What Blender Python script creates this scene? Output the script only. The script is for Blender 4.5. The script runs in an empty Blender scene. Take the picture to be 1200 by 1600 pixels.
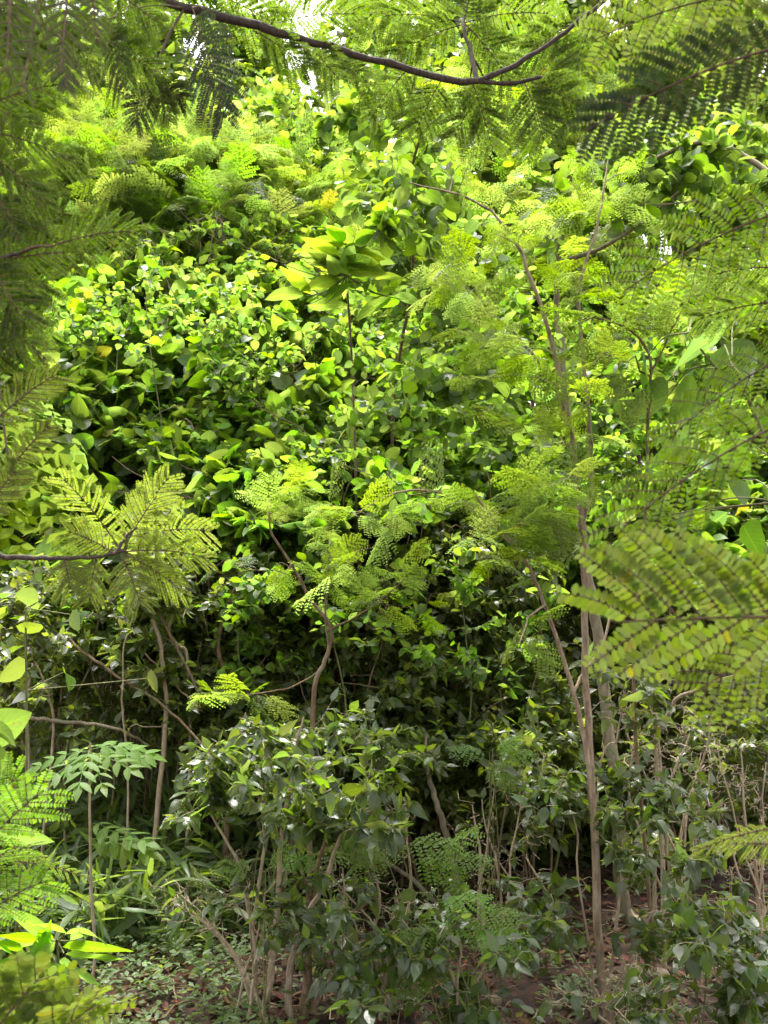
import bpy, math
import numpy as np
from mathutils import Vector

# ------------------------------------------------------------------ camera, sky, sun, exposure
SC = bpy.context.scene
COL = SC.collection
CAM = np.array((0.0, 0.0, 1.6))
PITCH = math.radians(5.0)
FOV = math.radians(55.0)
F = 800.0 / math.tan(FOV / 2)                  # focal length in pixels of the 1200x1600 photo
cd = bpy.data.cameras.new('camera')
cam = bpy.data.objects.new('camera', cd); COL.objects.link(cam)
cam.location = CAM
cam.rotation_euler = (math.pi / 2 + PITCH, 0, 0)
cd.sensor_fit = 'VERTICAL'; cd.sensor_height = 24.0
cd.lens = 12.0 / math.tan(FOV / 2)
cd.clip_start = 0.05; cd.clip_end = 600
cd.dof.use_dof = True; cd.dof.focus_distance = 4.8; cd.dof.aperture_fstop = 8.5
SC.camera = cam

SUN_EL, SUN_AZ = math.radians(72), math.radians(-14)     # azimuth from +Y towards +X: behind the scene, a little left
w = bpy.data.worlds.new("World"); SC.world = w; w.use_nodes = True
nt = w.node_tree; bg = nt.nodes['Background']
sky = nt.nodes.new('ShaderNodeTexSky'); sky.sky_type = 'NISHITA'
sky.sun_disc = False; sky.sun_elevation = SUN_EL; sky.sun_rotation = SUN_AZ
sky.air_density = 1.0; sky.dust_density = 6.0; sky.ozone_density = 0.6
hsv = nt.nodes.new('ShaderNodeHueSaturation'); hsv.inputs['Saturation'].default_value = .12
nt.links.new(sky.outputs[0], hsv.inputs['Color']); nt.links.new(hsv.outputs[0], bg.inputs[0]); bg.inputs[1].default_value = 0.15
sd = bpy.data.lights.new('sun', 'SUN'); sd.energy = 1.5; sd.angle = math.radians(10); sd.color = (1.0, 0.95, 0.84)
sun = bpy.data.objects.new('sun', sd); COL.objects.link(sun)
sv = Vector((math.sin(SUN_AZ) * math.cos(SUN_EL), math.cos(SUN_AZ) * math.cos(SUN_EL), math.sin(SUN_EL)))
sun.rotation_euler = sv.to_track_quat('Z', 'Y').to_euler(); sun.location = (0, 0, 30)
SC.view_settings.view_transform = 'Standard'; SC.view_settings.look = 'None'
SC.view_settings.gamma = 1.0; SC.view_settings.exposure = 2.3
try:
    SC.cycles.use_denoising = True
    SC.cycles.diffuse_bounces = 6; SC.cycles.glossy_bounces = 3; SC.cycles.max_bounces = 10
    SC.cycles.sample_clamp_indirect = 6.0
except Exception:
    pass

# ------------------------------------------------------------------ small maths
def nrm(a):
    a = np.asarray(a, float)
    return a / np.maximum(np.linalg.norm(a, axis=-1, keepdims=True), 1e-9)

def P(px, py, Y):
    """world point that stands Y metres in front, seen at photo pixel px, py"""
    a, b = (px - 600) / F, (800 - py) / F
    dy = math.cos(PITCH) - b * math.sin(PITCH)
    dz = math.sin(PITCH) + b * math.cos(PITCH)
    t = Y / dy
    return np.array((a * t, Y, CAM[2] + dz * t))

def hgt(x, y):
    x = np.asarray(x, float); y = np.asarray(y, float)
    t = np.clip((y - 6.5) / 22, 0, 1); bank = t * t * (3 - 2 * t) * 4.0
    n = 0.045 * np.sin(1.7 * x + 0.6 * y) + 0.035 * np.sin(2.9 * y - 1.3 * x + 1) + 0.018 * np.sin(6.1 * x + 4.7 * y) + 0.012 * np.sin(9.7 * y - 7.3 * x)
    return bank + n - 0.03

def G(px, Y):
    """ground point under photo column px at distance Y"""
    x = (px - 600) / F * Y
    return np.array((x, Y, float(hgt(x, Y))))

def smooth(pts, n):
    """Catmull-Rom through pts, n samples"""
    p = np.asarray(pts, float)
    if len(p) == 2:
        t = np.linspace(0, 1, n)[:, None]; return p[0] * (1 - t) + p[1] * t
    q = np.vstack([2 * p[0] - p[1], p, 2 * p[-1] - p[-2]])
    out = []
    for s in np.linspace(0, len(p) - 1 - 1e-6, n):
        i = int(s); t = s - i
        a, b, c, d = q[i], q[i + 1], q[i + 2], q[i + 3]
        out.append(0.5 * (2 * b + (c - a) * t + (2 * a - 5 * b + 4 * c - d) * t * t + (3 * b - a - 3 * c + d) * t ** 3))
    return np.array(out)

# ------------------------------------------------------------------ mesh gathering
class Geo:
    def __init__(s):
        s.v, s.q, s.u, s.w, s.r, s.n = [], [], [], [], [], 0
    def add(s, v, q, u=None, w=None, r=None):
        v = np.asarray(v, np.float32).reshape(-1, 3); k = len(v)
        s.v.append(v); s.q.append(np.asarray(q, np.int64).reshape(-1, 4) + s.n)
        z = np.zeros(k, np.float32)
        s.u.append(z if u is None else np.asarray(u, np.float32).ravel())
        s.w.append(z if w is None else np.asarray(w, np.float32).ravel())
        s.r.append(z if r is None else np.asarray(r, np.float32).ravel())
        s.n += k
    def build(s, name, mat, parent=None, origin=(0, 0, 0)):
        me = bpy.data.meshes.new(name)
        v = np.concatenate(s.v) - np.asarray(origin, np.float32); q = np.concatenate(s.q).astype(np.int32)
        me.vertices.add(len(v)); me.vertices.foreach_set('co', v.astype(np.float32).ravel())
        me.loops.add(q.size); me.loops.foreach_set('vertex_index', q.ravel())
        me.polygons.add(len(q))
        me.polygons.foreach_set('loop_start', np.arange(0, q.size, 4, dtype=np.int32))
        me.polygons.foreach_set('use_smooth', np.ones(len(q), dtype=bool))
        for nm, arr in (('lu', s.u), ('lv', s.w), ('rnd', s.r)):
            at = me.attributes.new(nm, 'FLOAT', 'POINT'); at.data.foreach_set('value', np.concatenate(arr))
        me.update(calc_edges=True)
        me.materials.append(mat)
        o = bpy.data.objects.new(name, me); COL.objects.link(o)
        if parent is not None:
            o.parent = parent
        return o

def tubes(geo, pts, rad, sides=5, rng=None):
    """pts (N,K,3), rad (N,K)"""
    pts = np.asarray(pts, float); rad = np.asarray(rad, float)
    if pts.ndim == 2: pts = pts[None]; rad = rad[None]
    N, K, _ = pts.shape
    tan = np.empty_like(pts); tan[:, 1:-1] = pts[:, 2:] - pts[:, :-2]; tan[:, 0] = pts[:, 1] - pts[:, 0]; tan[:, -1] = pts[:, -1] - pts[:, -2]
    tan = nrm(tan)
    ref = np.where(np.abs(nrm(pts[:, -1] - pts[:, 0])[:, 2:3]) > 0.8, np.array([[1.0, 0.13, 0]]), np.array([[0.1, 0.07, 1.0]]))[:, None, :]
    a = nrm(np.cross(tan, np.broadcast_to(ref, tan.shape))); b = np.cross(tan, a)
    th = np.arange(sides) * 2 * math.pi / sides
    ring = pts[:, :, None, :] + rad[:, :, None, None] * (np.cos(th)[None, None, :, None] * a[:, :, None, :] + np.sin(th)[None, None, :, None] * b[:, :, None, :])
    base = (np.arange(N) * K * sides)[:, None, None]
    i = np.arange(K - 1)[None, :, None] * sides; j = np.arange(sides)[None, None, :]; j2 = (j + 1) % sides
    q = np.stack([base + i + j, base + i + j2, base + i + sides + j2, base + i + sides + j], -1).reshape(-1, 4)
    u = np.broadcast_to(np.linspace(0, 1, K)[None, :, None], (N, K, sides))
    r = np.broadcast_to((rng.random(N) if rng is not None else np.zeros(N))[:, None, None], (N, K, sides))
    geo.add(ring.reshape(-1, 3), q, u, u, r)

# ------------------------------------------------------------------ leaf shapes: across x, along y, up z; unit length
def leaf_t(prof, width, rows, droop=0.0, fold=0.15, wave=0.0, stalk=0.0, twist=0.0):
    t = np.linspace(0, 1, rows + 1)
    wv = np.maximum(np.array([prof(x) for x in t]), 0.012) * width * 0.5
    y = stalk + t * (1 - stalk) ; v = []; u = []; w_ = []
    for k in range(rows + 1):
        z = -droop * t[k] ** 2; ww = wave * math.sin(t[k] * 11)
        yy = y[k] - 0.35 * droop * droop * t[k] ** 3
        for sx in (-1, 0, 1):
            v.append((sx * wv[k], yy, z + (abs(sx) * fold * wv[k]) + (ww if sx == 1 else -ww if sx == -1 else 0) + sx * twist * wv[k] * t[k])); u.append(sx); w_.append(t[k])
    q = []
    for k in range(rows):
        a = 3 * k
        q += [(a, a + 1, a + 4, a + 3), (a + 1, a + 2, a + 5, a + 4)]
    return np.array(v, float), np.array(q), np.array(u, float), np.array(w_, float)

ovate = lambda t: 1.0 * (math.sin(math.pi * min(1, t ** 0.72)) ** 0.8) if 0 < t < 1 else 0.03
def ficus_p(t):                                 # ovate with a drawn out tip
    return 0.05 if t <= 0 else (math.sin(math.pi * min(1, (t * 1.12) ** 0.75)) ** 0.85 if t < 0.78 else max(0.0, (1 - t) / 0.22) ** 1.4 * 0.36)
ellip = lambda t: math.sin(math.pi * t) ** 0.6 if 0 < t < 1 else 0.03
obov = lambda t: math.sin(math.pi * min(1, t ** 1.25)) ** 0.55 if 0 < t < 1 else 0.05
def heart_p(t):
    return 0.55 if t <= 0 else (min(1.0, 0.55 + t * 3.2) if t < 0.16 else math.cos((t - 0.16) / 0.84 * math.pi / 2) ** 0.75)
lance = lambda t: math.sin(math.pi * min(1, t ** 0.6)) ** 0.9 if 0 < t < 1 else 0.06
oblong = lambda t: 0.35 if t <= 0 else (0.3 if t >= 1 else min(1, 0.6 + 4 * t) * (1 if t < 0.75 else math.cos((t - .75) / .25 * 1.2)))

def variants(prof, width, rows, stalk=0.08, bend=1.0):
    return [leaf_t(prof, width, rows, 0.05 * bend, 0.12, 0.00, stalk), leaf_t(prof, width, rows, 0.22 * bend, 0.22, 0.012, stalk, 0.2),
            leaf_t(prof, width * 0.92, rows, 0.38 * bend, 0.30, -0.015, stalk, -0.25), leaf_t(prof, width * 1.06, rows, -0.08 * bend, 0.25, 0.02, stalk, 0.1)]

def frames(d, n):
    d = nrm(d); x = np.cross(d, n)
    bad = np.linalg.norm(x, axis=1) < 1e-4; x[bad] = np.cross(d[bad], np.array((0.3, 0.9, 0.2))); x = nrm(x)
    return x, d, np.cross(x, d)

def add_leaves(geo, tm, pos, d, n, size, rng, rv=None):
    pos = np.asarray(pos, float); N = len(pos)
    if N == 0: return
    x, y, z = frames(np.asarray(d, float), np.asarray(n, float)); size = np.broadcast_to(np.asarray(size, float), (N,))
    pick = rng.integers(0, len(tm), N); rv = rng.random(N) if rv is None else np.broadcast_to(rv, (N,))
    for k, (tv, tq, tu, tw) in enumerate(tm):
        I = np.where(pick == k)[0]
        if not len(I): continue
        wx = size[I][:, None, None]
        V = pos[I][:, None, :] + wx * (tv[None, :, 0:1] * x[I][:, None, :] + tv[None, :, 1:2] * y[I][:, None, :] + tv[None, :, 2:3] * z[I][:, None, :])
        Q = tq[None] + (np.arange(len(I)) * len(tv))[:, None, None]
        geo.add(V.reshape(-1, 3), Q, np.tile(tu, len(I)), np.tile(tw, len(I)), np.repeat(rv[I], len(tv)))

def compose(parts):
    """one template from many (template, pos, d, n, size)"""
    V, Q, U, W, k = [], [], [], [], 0
    for t, p, d, n, s in parts:
        x, y, z = frames(np.array([d], float), np.array([n], float))
        V.append(np.asarray(p) + s * (t[0][:, :1] * x + t[0][:, 1:2] * y + t[0][:, 2:3] * z)); Q.append(t[1] + k); U.append(t[2]); W.append(t[3]); k += len(t[0])
    return np.vstack(V), np.vstack(Q), np.concatenate(U), np.concatenate(W)

QUAD = (np.array([(-.5, .42, .02), (0, 0, 0), (.5, .42, .02), (0, 1, -.05)]) * np.array((.62, 1, 1)), np.array([(1, 2, 3, 0)]), np.array([-1., 0, 1, 0]), np.array([.4, 0, .4, 1]))
def bipinnate(pairs, nl, plen, droop, seed, stalk=0.16, leaflet=0.19):
    """a feathery leaf of unit length: pinnae in pairs on a midrib, leaflets in pairs on every pinna"""
    r = np.random.default_rng(seed); parts = []
    strip = leaf_t(lambda t: 1 - 0.6 * t, 0.012, 3)
    parts.append((strip, (0, 0, 0), (0, 1, -droop * 0.5), (0, 0, 1), 1.0))
    for i in range(pairs):
        t = stalk + (1 - stalk) * (i + 0.4) / pairs
        pl = plen * (0.45 + 0.75 * math.sin(math.pi * min(1, (i + 1.2) / (pairs + 1.2)) ** 0.9))
        for sd in (-1, 1):
            ang = math.radians(68 - 38 * i / pairs + r.normal() * 6)
            d = np.array((sd * math.sin(ang), math.cos(ang), -0.15 - droop * 0.4 + r.normal() * 0.12))
            p0 = np.array((0, t, -droop * 0.5 * t * t)); side = nrm(np.cross(d, (0, 0, 1.0)))
            m = max(4, int(nl * pl / plen))
            for j in range(m):
                s = (j + 0.5) / m
                p = p0 + d * pl * s + np.array((0, 0.06 * pl * s * s, -0.18 * pl * s * s))
                for s2 in (-1, 1):
                    dd = side * s2 + nrm(d) * 0.42 + np.array((0, 0, r.normal() * 0.16 - .1))
                    parts.append((QUAD, p, dd, (r.normal() * .25, r.normal() * .25, 1), plen * leaflet * (1 - 0.5 * s ** 3) * r.uniform(.85, 1.15)))
    return compose(parts)

def pinnate(pairs, tl, ll, droop=0.25, ang=58):
    parts = [(leaf_t(lambda t: 1 - .5 * t, 0.016, 3, droop), (0, 0, 0), (0, 1, 0), (0, 0, 1), 1.0)]
    for i in range(pairs):
        t = 0.22 + 0.74 * i / max(1, pairs - 1)
        for sd in (-1, 1):
            a = math.radians(ang - 14 * i / pairs)
            parts.append((tl, (0, t, -droop * t * t), (sd * math.sin(a), math.cos(a), -.18), (sd * .15, 0, 1), ll * (1 - 0.25 * abs(t - .55))))
    parts.append((tl, (0, 0.98, -droop), (0, 1, -.3), (0, 0, 1), ll))
    return compose(parts)

# ------------------------------------------------------------------ materials
def rgba(c): return (c[0], c[1], c[2], 1)
def leaf_mat(name, refl, trans, rough=0.4, tf=0.5, vein=0.35, hue=0.03, val=0.5, yellow=0.0, spec=0.5, scale=90, serr=False):
    m = bpy.data.materials.new(name); m.use_nodes = True; nt = m.node_tree; N = nt.nodes; L = nt.links
    for n in list(N): N.remove(n)
    out = N.new('ShaderNodeOutputMaterial'); mix = N.new('ShaderNodeMixShader'); mix.inputs[0].default_value = tf
    pb = N.new('ShaderNodeBsdfPrincipled'); tr = N.new('ShaderNodeBsdfTranslucent')
    ar = N.new('ShaderNodeAttribute'); ar.attribute_name = 'rnd'
    au = N.new('ShaderNodeAttribute'); au.attribute_name = 'lu'
    av = N.new('ShaderNodeAttribute'); av.attribute_name = 'lv'
    def math_(op, a, b=None):
        n = N.new('ShaderNodeMath'); n.operation = op
        for i, x in enumerate((a, b)):
            if x is None: continue
            if isinstance(x, (int, float)): n.inputs[i].default_value = x
            else: L.new(x, n.inputs[i])
        return n.outputs[0]
    ab = math_('ABSOLUTE', au.outputs['Fac'])
    mid = math_('SUBTRACT', 1.0, math_('MULTIPLY', ab, 9.0)); mid = math_('MAXIMUM', mid, 0.0)
    ph = math_('SUBTRACT', math_('MULTIPLY', av.outputs['Fac'], 52.0), math_('MULTIPLY', ab, 15.0))
    sv_ = math_('MULTIPLY', math_('MAXIMUM', math_('SUBTRACT', math_('SINE', ph), 0.86), 0.0), 5.0)
    vn = math_('MINIMUM', math_('MULTIPLY', math_('ADD', mid, sv_), vein), 1.0)
    tc = N.new('ShaderNodeTexCoord'); nz = N.new('ShaderNodeTexNoise'); nz.inputs['Scale'].default_value = scale; nz.inputs['Detail'].default_value = 3
    L.new(tc.outputs['Object'], nz.inputs['Vector'])
    def tint(c):
        hs = N.new('ShaderNodeHueSaturation'); hs.inputs['Color'].default_value = rgba(c)
        h = math_('ADD', 0.5 - hue / 2, math_('MULTIPLY', ar.outputs['Fac'], hue))
        r2 = math_('FRACT', math_('MULTIPLY', ar.outputs['Fac'], 7.31))
        v = math_('ADD', 1 - val / 2, math_('MULTIPLY', r2, val))
        v = math_('MULTIPLY', v, math_('ADD', 0.78, math_('MULTIPLY', nz.outputs['Fac'], 0.44)))
        L.new(h, hs.inputs['Hue']); L.new(v, hs.inputs['Value'])
        r3 = math_('FRACT', math_('MULTIPLY', ar.outputs['Fac'], 3.17)); L.new(math_('ADD', 0.82, math_('MULTIPLY', r3, 0.2)), hs.inputs['Saturation'])
        o = hs.outputs[0]
        mv = N.new('ShaderNodeMixRGB'); L.new(vn, mv.inputs[0]); L.new(o, mv.inputs[1])
        mv.inputs[2].default_value = (min(1, c[0] * 1.9 + .02), min(1, c[1] * 1.6 + .02), c[2] * 1.6 + .01, 1); o = mv.outputs[0]
        sp_ = N.new('ShaderNodeMixRGB'); mr_ = N.new('ShaderNodeMapRange'); mr_.inputs[1].default_value = .66; mr_.inputs[2].default_value = .70; mr_.inputs[4].default_value = .75
        L.new(nz.outputs['Fac'], mr_.inputs[0]); L.new(mr_.outputs[0], sp_.inputs[0]); L.new(o, sp_.inputs[1]); sp_.inputs[2].default_value = (c[1] * .8, c[1] * .55, c[1] * .15, 1); o = sp_.outputs[0]
        if yellow > 0:
            my = N.new('ShaderNodeMixRGB'); L.new(o, my.inputs[1])
            my.inputs[2].default_value = (min(.9, max(c) * 1.35), min(.9, max(c) * 1.2), max(c) * 0.06, 1)
            r4 = math_('FRACT', math_('MULTIPLY', ar.outputs['Fac'], 13.7))
            L.new(math_('MULTIPLY', math_('LESS_THAN', r4, yellow), 0.85), my.inputs[0]); o = my.outputs[0]
        return o
    base = tint(refl)
    geo = N.new('ShaderNodeNewGeometry')
    under = N.new('ShaderNodeMixRGB'); L.new(math_('MULTIPLY', geo.outputs['Backfacing'], 0.35), under.inputs[0]); L.new(base, under.inputs[1])
    under.inputs[2].default_value = (refl[0] * 1.5 + .01, refl[1] * 1.35 + .01, refl[2] * 1.4 + .006, 1)
    L.new(under.outputs[0], pb.inputs['Base Color']); L.new(tint(trans), tr.inputs['Color'])
    pb.inputs['Roughness'].default_value = rough
    try: pb.inputs['Specular IOR Level'].default_value = spec
    except Exception: pass
    bp = N.new('ShaderNodeBump'); bp.inputs['Strength'].default_value = 0.25; bp.inputs['Distance'].default_value = 0.004
    L.new(math_('SUBTRACT', nz.outputs['Fac'], math_('MULTIPLY', vn, 0.8)), bp.inputs['Height']); L.new(bp.outputs[0], pb.inputs['Normal'])
    L.new(pb.outputs[0], mix.inputs[1]); L.new(tr.outputs[0], mix.inputs[2]); L.new(mix.outputs[0], out.inputs['Surface'])
    return m

def bark_mat(name, c1, c2, scale=40, rough=0.85, moss=0.0):
    m = bpy.data.materials.new(name); m.use_nodes = True; nt = m.node_tree; N = nt.nodes; L = nt.links; pb = N['Principled BSDF']
    tc = N.new('ShaderNodeTexCoord'); mp = N.new('ShaderNodeMapping'); mp.inputs['Scale'].default_value = (1, 1, 0.25); L.new(tc.outputs['Object'], mp.inputs[0])
    nz = N.new('ShaderNodeTexNoise'); nz.inputs['Scale'].default_value = scale; nz.inputs['Detail'].default_value = 6; nz.inputs['Roughness'].default_value = .7; L.new(mp.outputs[0], nz.inputs['Vector'])
    rp = N.new('ShaderNodeValToRGB'); L.new(nz.outputs['Fac'], rp.inputs[0])
    rp.color_ramp.elements[0].position = 0.34; rp.color_ramp.elements[0].color = rgba(c1); rp.color_ramp.elements[1].position = 0.66; rp.color_ramp.elements[1].color = rgba(c2)
    o = rp.outputs[0]
    n2 = N.new('ShaderNodeTexNoise'); n2.inputs['Scale'].default_value = 7; n2.inputs['Detail'].default_value = 4; L.new(tc.outputs['Object'], n2.inputs['Vector'])
    if moss > 0:
        mx = N.new('ShaderNodeMixRGB'); mr = N.new('ShaderNodeMapRange'); mr.inputs[1].default_value = .52; mr.inputs[2].default_value = .66; mr.inputs[4].default_value = moss
        L.new(n2.outputs['Fac'], mr.inputs[0]); L.new(mr.outputs[0], mx.inputs[0]); L.new(o, mx.inputs[1]); mx.inputs[2].default_value = (0.2, 0.22, 0.15, 1); o = mx.outputs[0]
    L.new(o, pb.inputs['Base Color']); pb.inputs['Roughness'].default_value = rough
    bp = N.new('ShaderNodeBump'); bp.inputs['Strength'].default_value = 0.6; bp.inputs['Distance'].default_value = 0.006; L.new(nz.outputs['Fac'], bp.inputs['Height']); L.new(bp.outputs[0], pb.inputs['Normal'])
    return m

M = {}
M['ficus'] = leaf_mat('glossy leaf', (.038, .060, .014), (.23, .36, .010), rough=.26, tf=.36, vein=.35, val=.8, hue=.05, spec=.65)
M['dark'] = leaf_mat('dark small leaf', (.056, .080, .017), (.30, .41, .010), rough=.33, tf=.44, vein=.25, val=.9, hue=.05, spec=.5)
M['heart'] = leaf_mat('heart leaf', (.070, .130, .014), (.225, .40, .008), rough=.42, tf=.56, vein=.6, yellow=.003, hue=.06, val=.8, spec=.42)
M['young'] = leaf_mat('young leaf', (.088, .148, .016), (.25, .41, .010), rough=.45, tf=.58, vein=.6, yellow=.008, hue=.06, val=.8, spec=.38)
M['obov'] = leaf_mat('round leaf', (.052, .098, .018), (.29, .48, .012), rough=.45, tf=.48, vein=.4, spec=.4)
M['feather'] = leaf_mat('feathery leaf', (.078, .128, .013), (.275, .41, .007), rough=.5, tf=.55, vein=.1, spec=.3)
M['acacia'] = leaf_mat('acacia leaflet', (.032, .060, .008), (.15, .25, .004), rough=.55, tf=.55, vein=.25, spec=.15)
M['acacia_old'] = leaf_mat('shaded acacia leaflet', (.020, .034, .014), (.06, .10, .008), rough=.5, tf=.35, vein=.15, spec=.3)  # shade put into the colour: darker copy of the acacia leaflet
M['acacia_pale'] = leaf_mat('pale acacia leaflet', (.085, .125, .024), (.31, .42, .014), rough=.5, tf=.55, vein=.25, yellow=.004, spec=.35)
M['huge'] = leaf_mat('huge leaf', (.045, .09, .012), (.15, .32, .006), rough=.5, tf=.58, vein=.35, spec=.35, scale=30)
M['lush'] = leaf_mat('lush leaf', (.058, .118, .014), (.27, .52, .010), rough=.5, tf=.52, vein=.6, spec=.22, scale=45)
M['sunned'] = leaf_mat('sunned leaf', (.085, .165, .016), (.34, .56, .010), rough=.5, tf=.5, vein=.4, spec=.25)  # sunlight put into the colour: brighter green for leaves the sun hardly reaches
M['grass'] = leaf_mat('bamboo grass leaf', (.058, .098, .022), (.29, .44, .02), rough=.40, tf=.42, vein=.1)
M['far'] = leaf_mat('distant leaf', (.072, .122, .016), (.225, .35, .008), rough=.5, tf=.55, vein=.3, yellow=.006, hue=.06, val=.9, spec=.35)
M['weed'] = leaf_mat('weed leaf', (.07, .122, .03), (.34, .50, .04), rough=.5, tf=.45, vein=.1, yellow=.02)
M['litter'] = leaf_mat('fallen leaf', (.080, .031, .014), (.09, .035, .010), rough=.75, tf=.15, vein=.3, hue=.06, val=1.1, yellow=.05, spec=.25)
M['bark'] = bark_mat('brown bark', (.085, .052, .03), (.25, .165, .095), 60, moss=.25)
M['bark_grey'] = bark_mat('grey bark', (.10, .08, .05), (.29, .235, .155), 30, moss=.6)
M['bark_pale'] = bark_mat('pale brown bark', (.13, .085, .055), (.38, .28, .19), 50, moss=.2)
M['bark_dark'] = bark_mat('dark bark', (.035, .026, .022), (.12, .09, .07), 90)
M['twig'] = bark_mat('pale twig', (.23, .165, .11), (.47, .37, .26), 80)
M['greentwig'] = bark_mat('green brown twig', (.08, .085, .03), (.20, .19, .08), 80)
M['rachis'] = bark_mat('brown rachis', (.07, .045, .03), (.17, .10, .06), 120)
M['stone'] = bark_mat('stone', (.05, .036, .026), (.16, .115, .08), 25, .9)

# ------------------------------------------------------------------ things
def thing(name, label, cat, loc, group=None):
    o = bpy.data.objects.new(name, None); COL.objects.link(o); o.location = [float(x) for x in loc]; o.empty_display_size = .1
    o['label'] = label; o['category'] = cat
    if group: o['group'] = group
    return o
def tag(o, label=None, cat=None, group=None, kind=None):
    for k, x in (('label', label), ('category', cat), ('group', group), ('kind', kind)):
        if x: o[k] = x
    return o

class Sp:                                        # how one species carries its leaves
    def __init__(s, tm, mat, size, m=7, span=.3, droop=.2, up=1.0, out=.8, jit=.35, wood='bark', sv=.25, face=0.0, mul=1.0, nj=.45):
        s.nj = nj; s.tm, s.mat, s.size, s.m, s.span, s.droop, s.up, s.out, s.jit, s.wood, s.sv, s.face, s.mul = tm, mat, size, m, span, droop, up, out, jit, wood, sv, face, mul

def cloud(rng, n, cx, cy, rx, ry, Y, dY, clump=4):
    """points inside a crown, gathered in clumps; floor kept"""
    k = max(3, n // clump)
    a = rng.random(k) * 2 * math.pi; r = np.sqrt(rng.random(k))
    c = np.stack([cx + rx * r * np.cos(a), cy + ry * r * np.sin(a), Y + dY * rng.uniform(-1, 1, k)], 1)
    idx = rng.integers(0, k, n); s = 1.1 / math.sqrt(k)
    q = c[idx] + rng.normal(size=(n, 3)) * np.array((rx * s, ry * s, dY * s)) * .95
    far_ = rng.random(n) < .14; q[far_, :2] = np.array((cx, cy)) + (q[far_, :2] - np.array((cx, cy))) * 1.45
    q[:, 2] += np.clip((cy - q[:, 1]) / ry, -1.3, 1.3) * dY * .9
    out = np.array([P(a, b, max(y, .4)) for a, b, y in q])
    g = hgt(out[:, 0], out[:, 1])
    out[:, 2] = np.maximum(out[:, 2], g + .06 + .1 * rng.random(n))
    return out

def grow(rng, stems, att, K=6, up=.3, wob=.06):
    """join every point of att to the nearest wood; returns twigs (N,K,3), radii"""
    nodes = np.vstack([s for s, r in stems]); nd = np.vstack([np.gradient(s, axis=0) for s, r in stems]); nr = np.concatenate([r for s, r in stems])
    nodes, nd, nr = list(nodes), list(nrm(nd)), list(nr)
    NA = np.array(nodes); d0 = np.array([np.min(np.linalg.norm(NA - a, axis=1)) for a in att]); att = att[np.argsort(d0)]
    cap = len(nodes) + len(att) * (K - 2); NB = np.zeros((cap, 3)); DB = np.zeros((cap, 3)); RB = np.zeros(cap); c = len(nodes)
    NB[:c] = nodes; DB[:c] = nd; RB[:c] = nr; OW = np.zeros(cap, int); OW[:c] = np.concatenate([np.full(len(s), k) for k, (s, r) in enumerate(stems)]); own = np.zeros(len(att), int); CP = np.full(cap, -1); comp = np.zeros(len(att), int)
    tw = np.zeros((len(att), K, 3)); tr = np.zeros((len(att), K)); t = np.linspace(0, 1, K)[:, None]
    for i, A in enumerate(att):
        v = A - NB[:c]; L = np.linalg.norm(v, axis=1)
        j = int(np.argmin(L * (1 + .7 * (v[:, 2] < 0)) + (L < .03) * 5)); p0 = NB[j]; L0 = L[j]
        ctrl = p0 + .5 * L0 * nrm(DB[j] * .7 + nrm(A - p0) * .7 + np.array((0, 0, up)))
        pt = p0 * (1 - t) ** 2 + 2 * ctrl * t * (1 - t) + A * t * t
        pt[1:-1] += rng.normal(size=(K - 2, 3)) * wob * L0
        rb = min(RB[j] * .8, .0016 + .008 * L0 ** .9); tw[i] = pt; tr[i] = rb * (1 - t[:, 0]) + max(.0009, rb * .3) * t[:, 0]
        NB[c:c + K - 2] = pt[1:-1]; DB[c:c + K - 2] = nrm(np.gradient(pt, axis=0))[1:-1]; RB[c:c + K - 2] = tr[i][1:-1]; OW[c:c + K - 2] = own[i] = OW[j]; comp[i] = i if CP[j] < 0 else CP[j]; CP[c:c + K - 2] = comp[i]; c += K - 2
    grow.own = own; grow.comp = comp
    return tw, tr

def leaf_on(rng, tw, sp, toward=None):
    """leaves along the twig ends"""
    N, K, _ = tw.shape; m = sp.m
    L = np.linalg.norm(tw[:, -1] - tw[:, 0], axis=1); fr = np.clip(sp.span / np.maximum(L, .02), .15, .97)
    s = 1 - fr[:, None] * (1 - (np.arange(m)[None] + rng.random((N, m)) * .6) / m)
    s = np.clip(s, .02, .999) * (K - 1); i = s.astype(int); f = (s - i)[..., None]
    a = tw[np.arange(N)[:, None], i]; b = tw[np.arange(N)[:, None], i + 1]; pos = a * (1 - f) + b * f; td = nrm(b - a)
    az = rng.random((N, 1)) * 6.28 + np.arange(m)[None] * 2.6 + rng.normal(size=(N, m)) * .4
    h = np.stack([np.cos(az), np.sin(az), np.zeros_like(az)], -1)
    side = nrm(h - (h * td).sum(-1, keepdims=True) * td)
    d = td * (.55) + side * sp.out + rng.normal(size=(N, m, 3)) * sp.jit + np.array((0, 0, -sp.droop))
    n = np.array((0, 0, sp.up)) + rng.normal(size=(N, m, 3)) * sp.nj + side * .25
    if sp.face: n = n + np.array((0, -sp.face, 0))
    sz = sp.size * np.clip(1 + rng.normal(size=(N, m)) * sp.sv, .35, 1.9)
    return pos.reshape(-1, 3), d.reshape(-1, 3), n.reshape(-1, 3), sz.ravel()

def shoots(b, cl, n, seed):
    r = np.random.default_rng(seed); out = []
    for k in range(n):
        _, cx, cy, rx, ry, Y, dY = cl; a = P(cx + rx * r.uniform(-1.1, 1.1), cy + ry * r.uniform(-1.2, .5), Y - dY * r.uniform(.5, 1.3)); m = P(cx + rx * r.uniform(-.8, .8), cy + ry * r.uniform(.3, 1.2), Y - dY * r.uniform(.2, 1.2))
        o = b + np.array((r.normal() * .08, r.normal() * .08, 0)); out.append(([o, m, (m + a) / 2 + r.normal(size=3) * .05, a], .0055, .0018))
    return out

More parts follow.
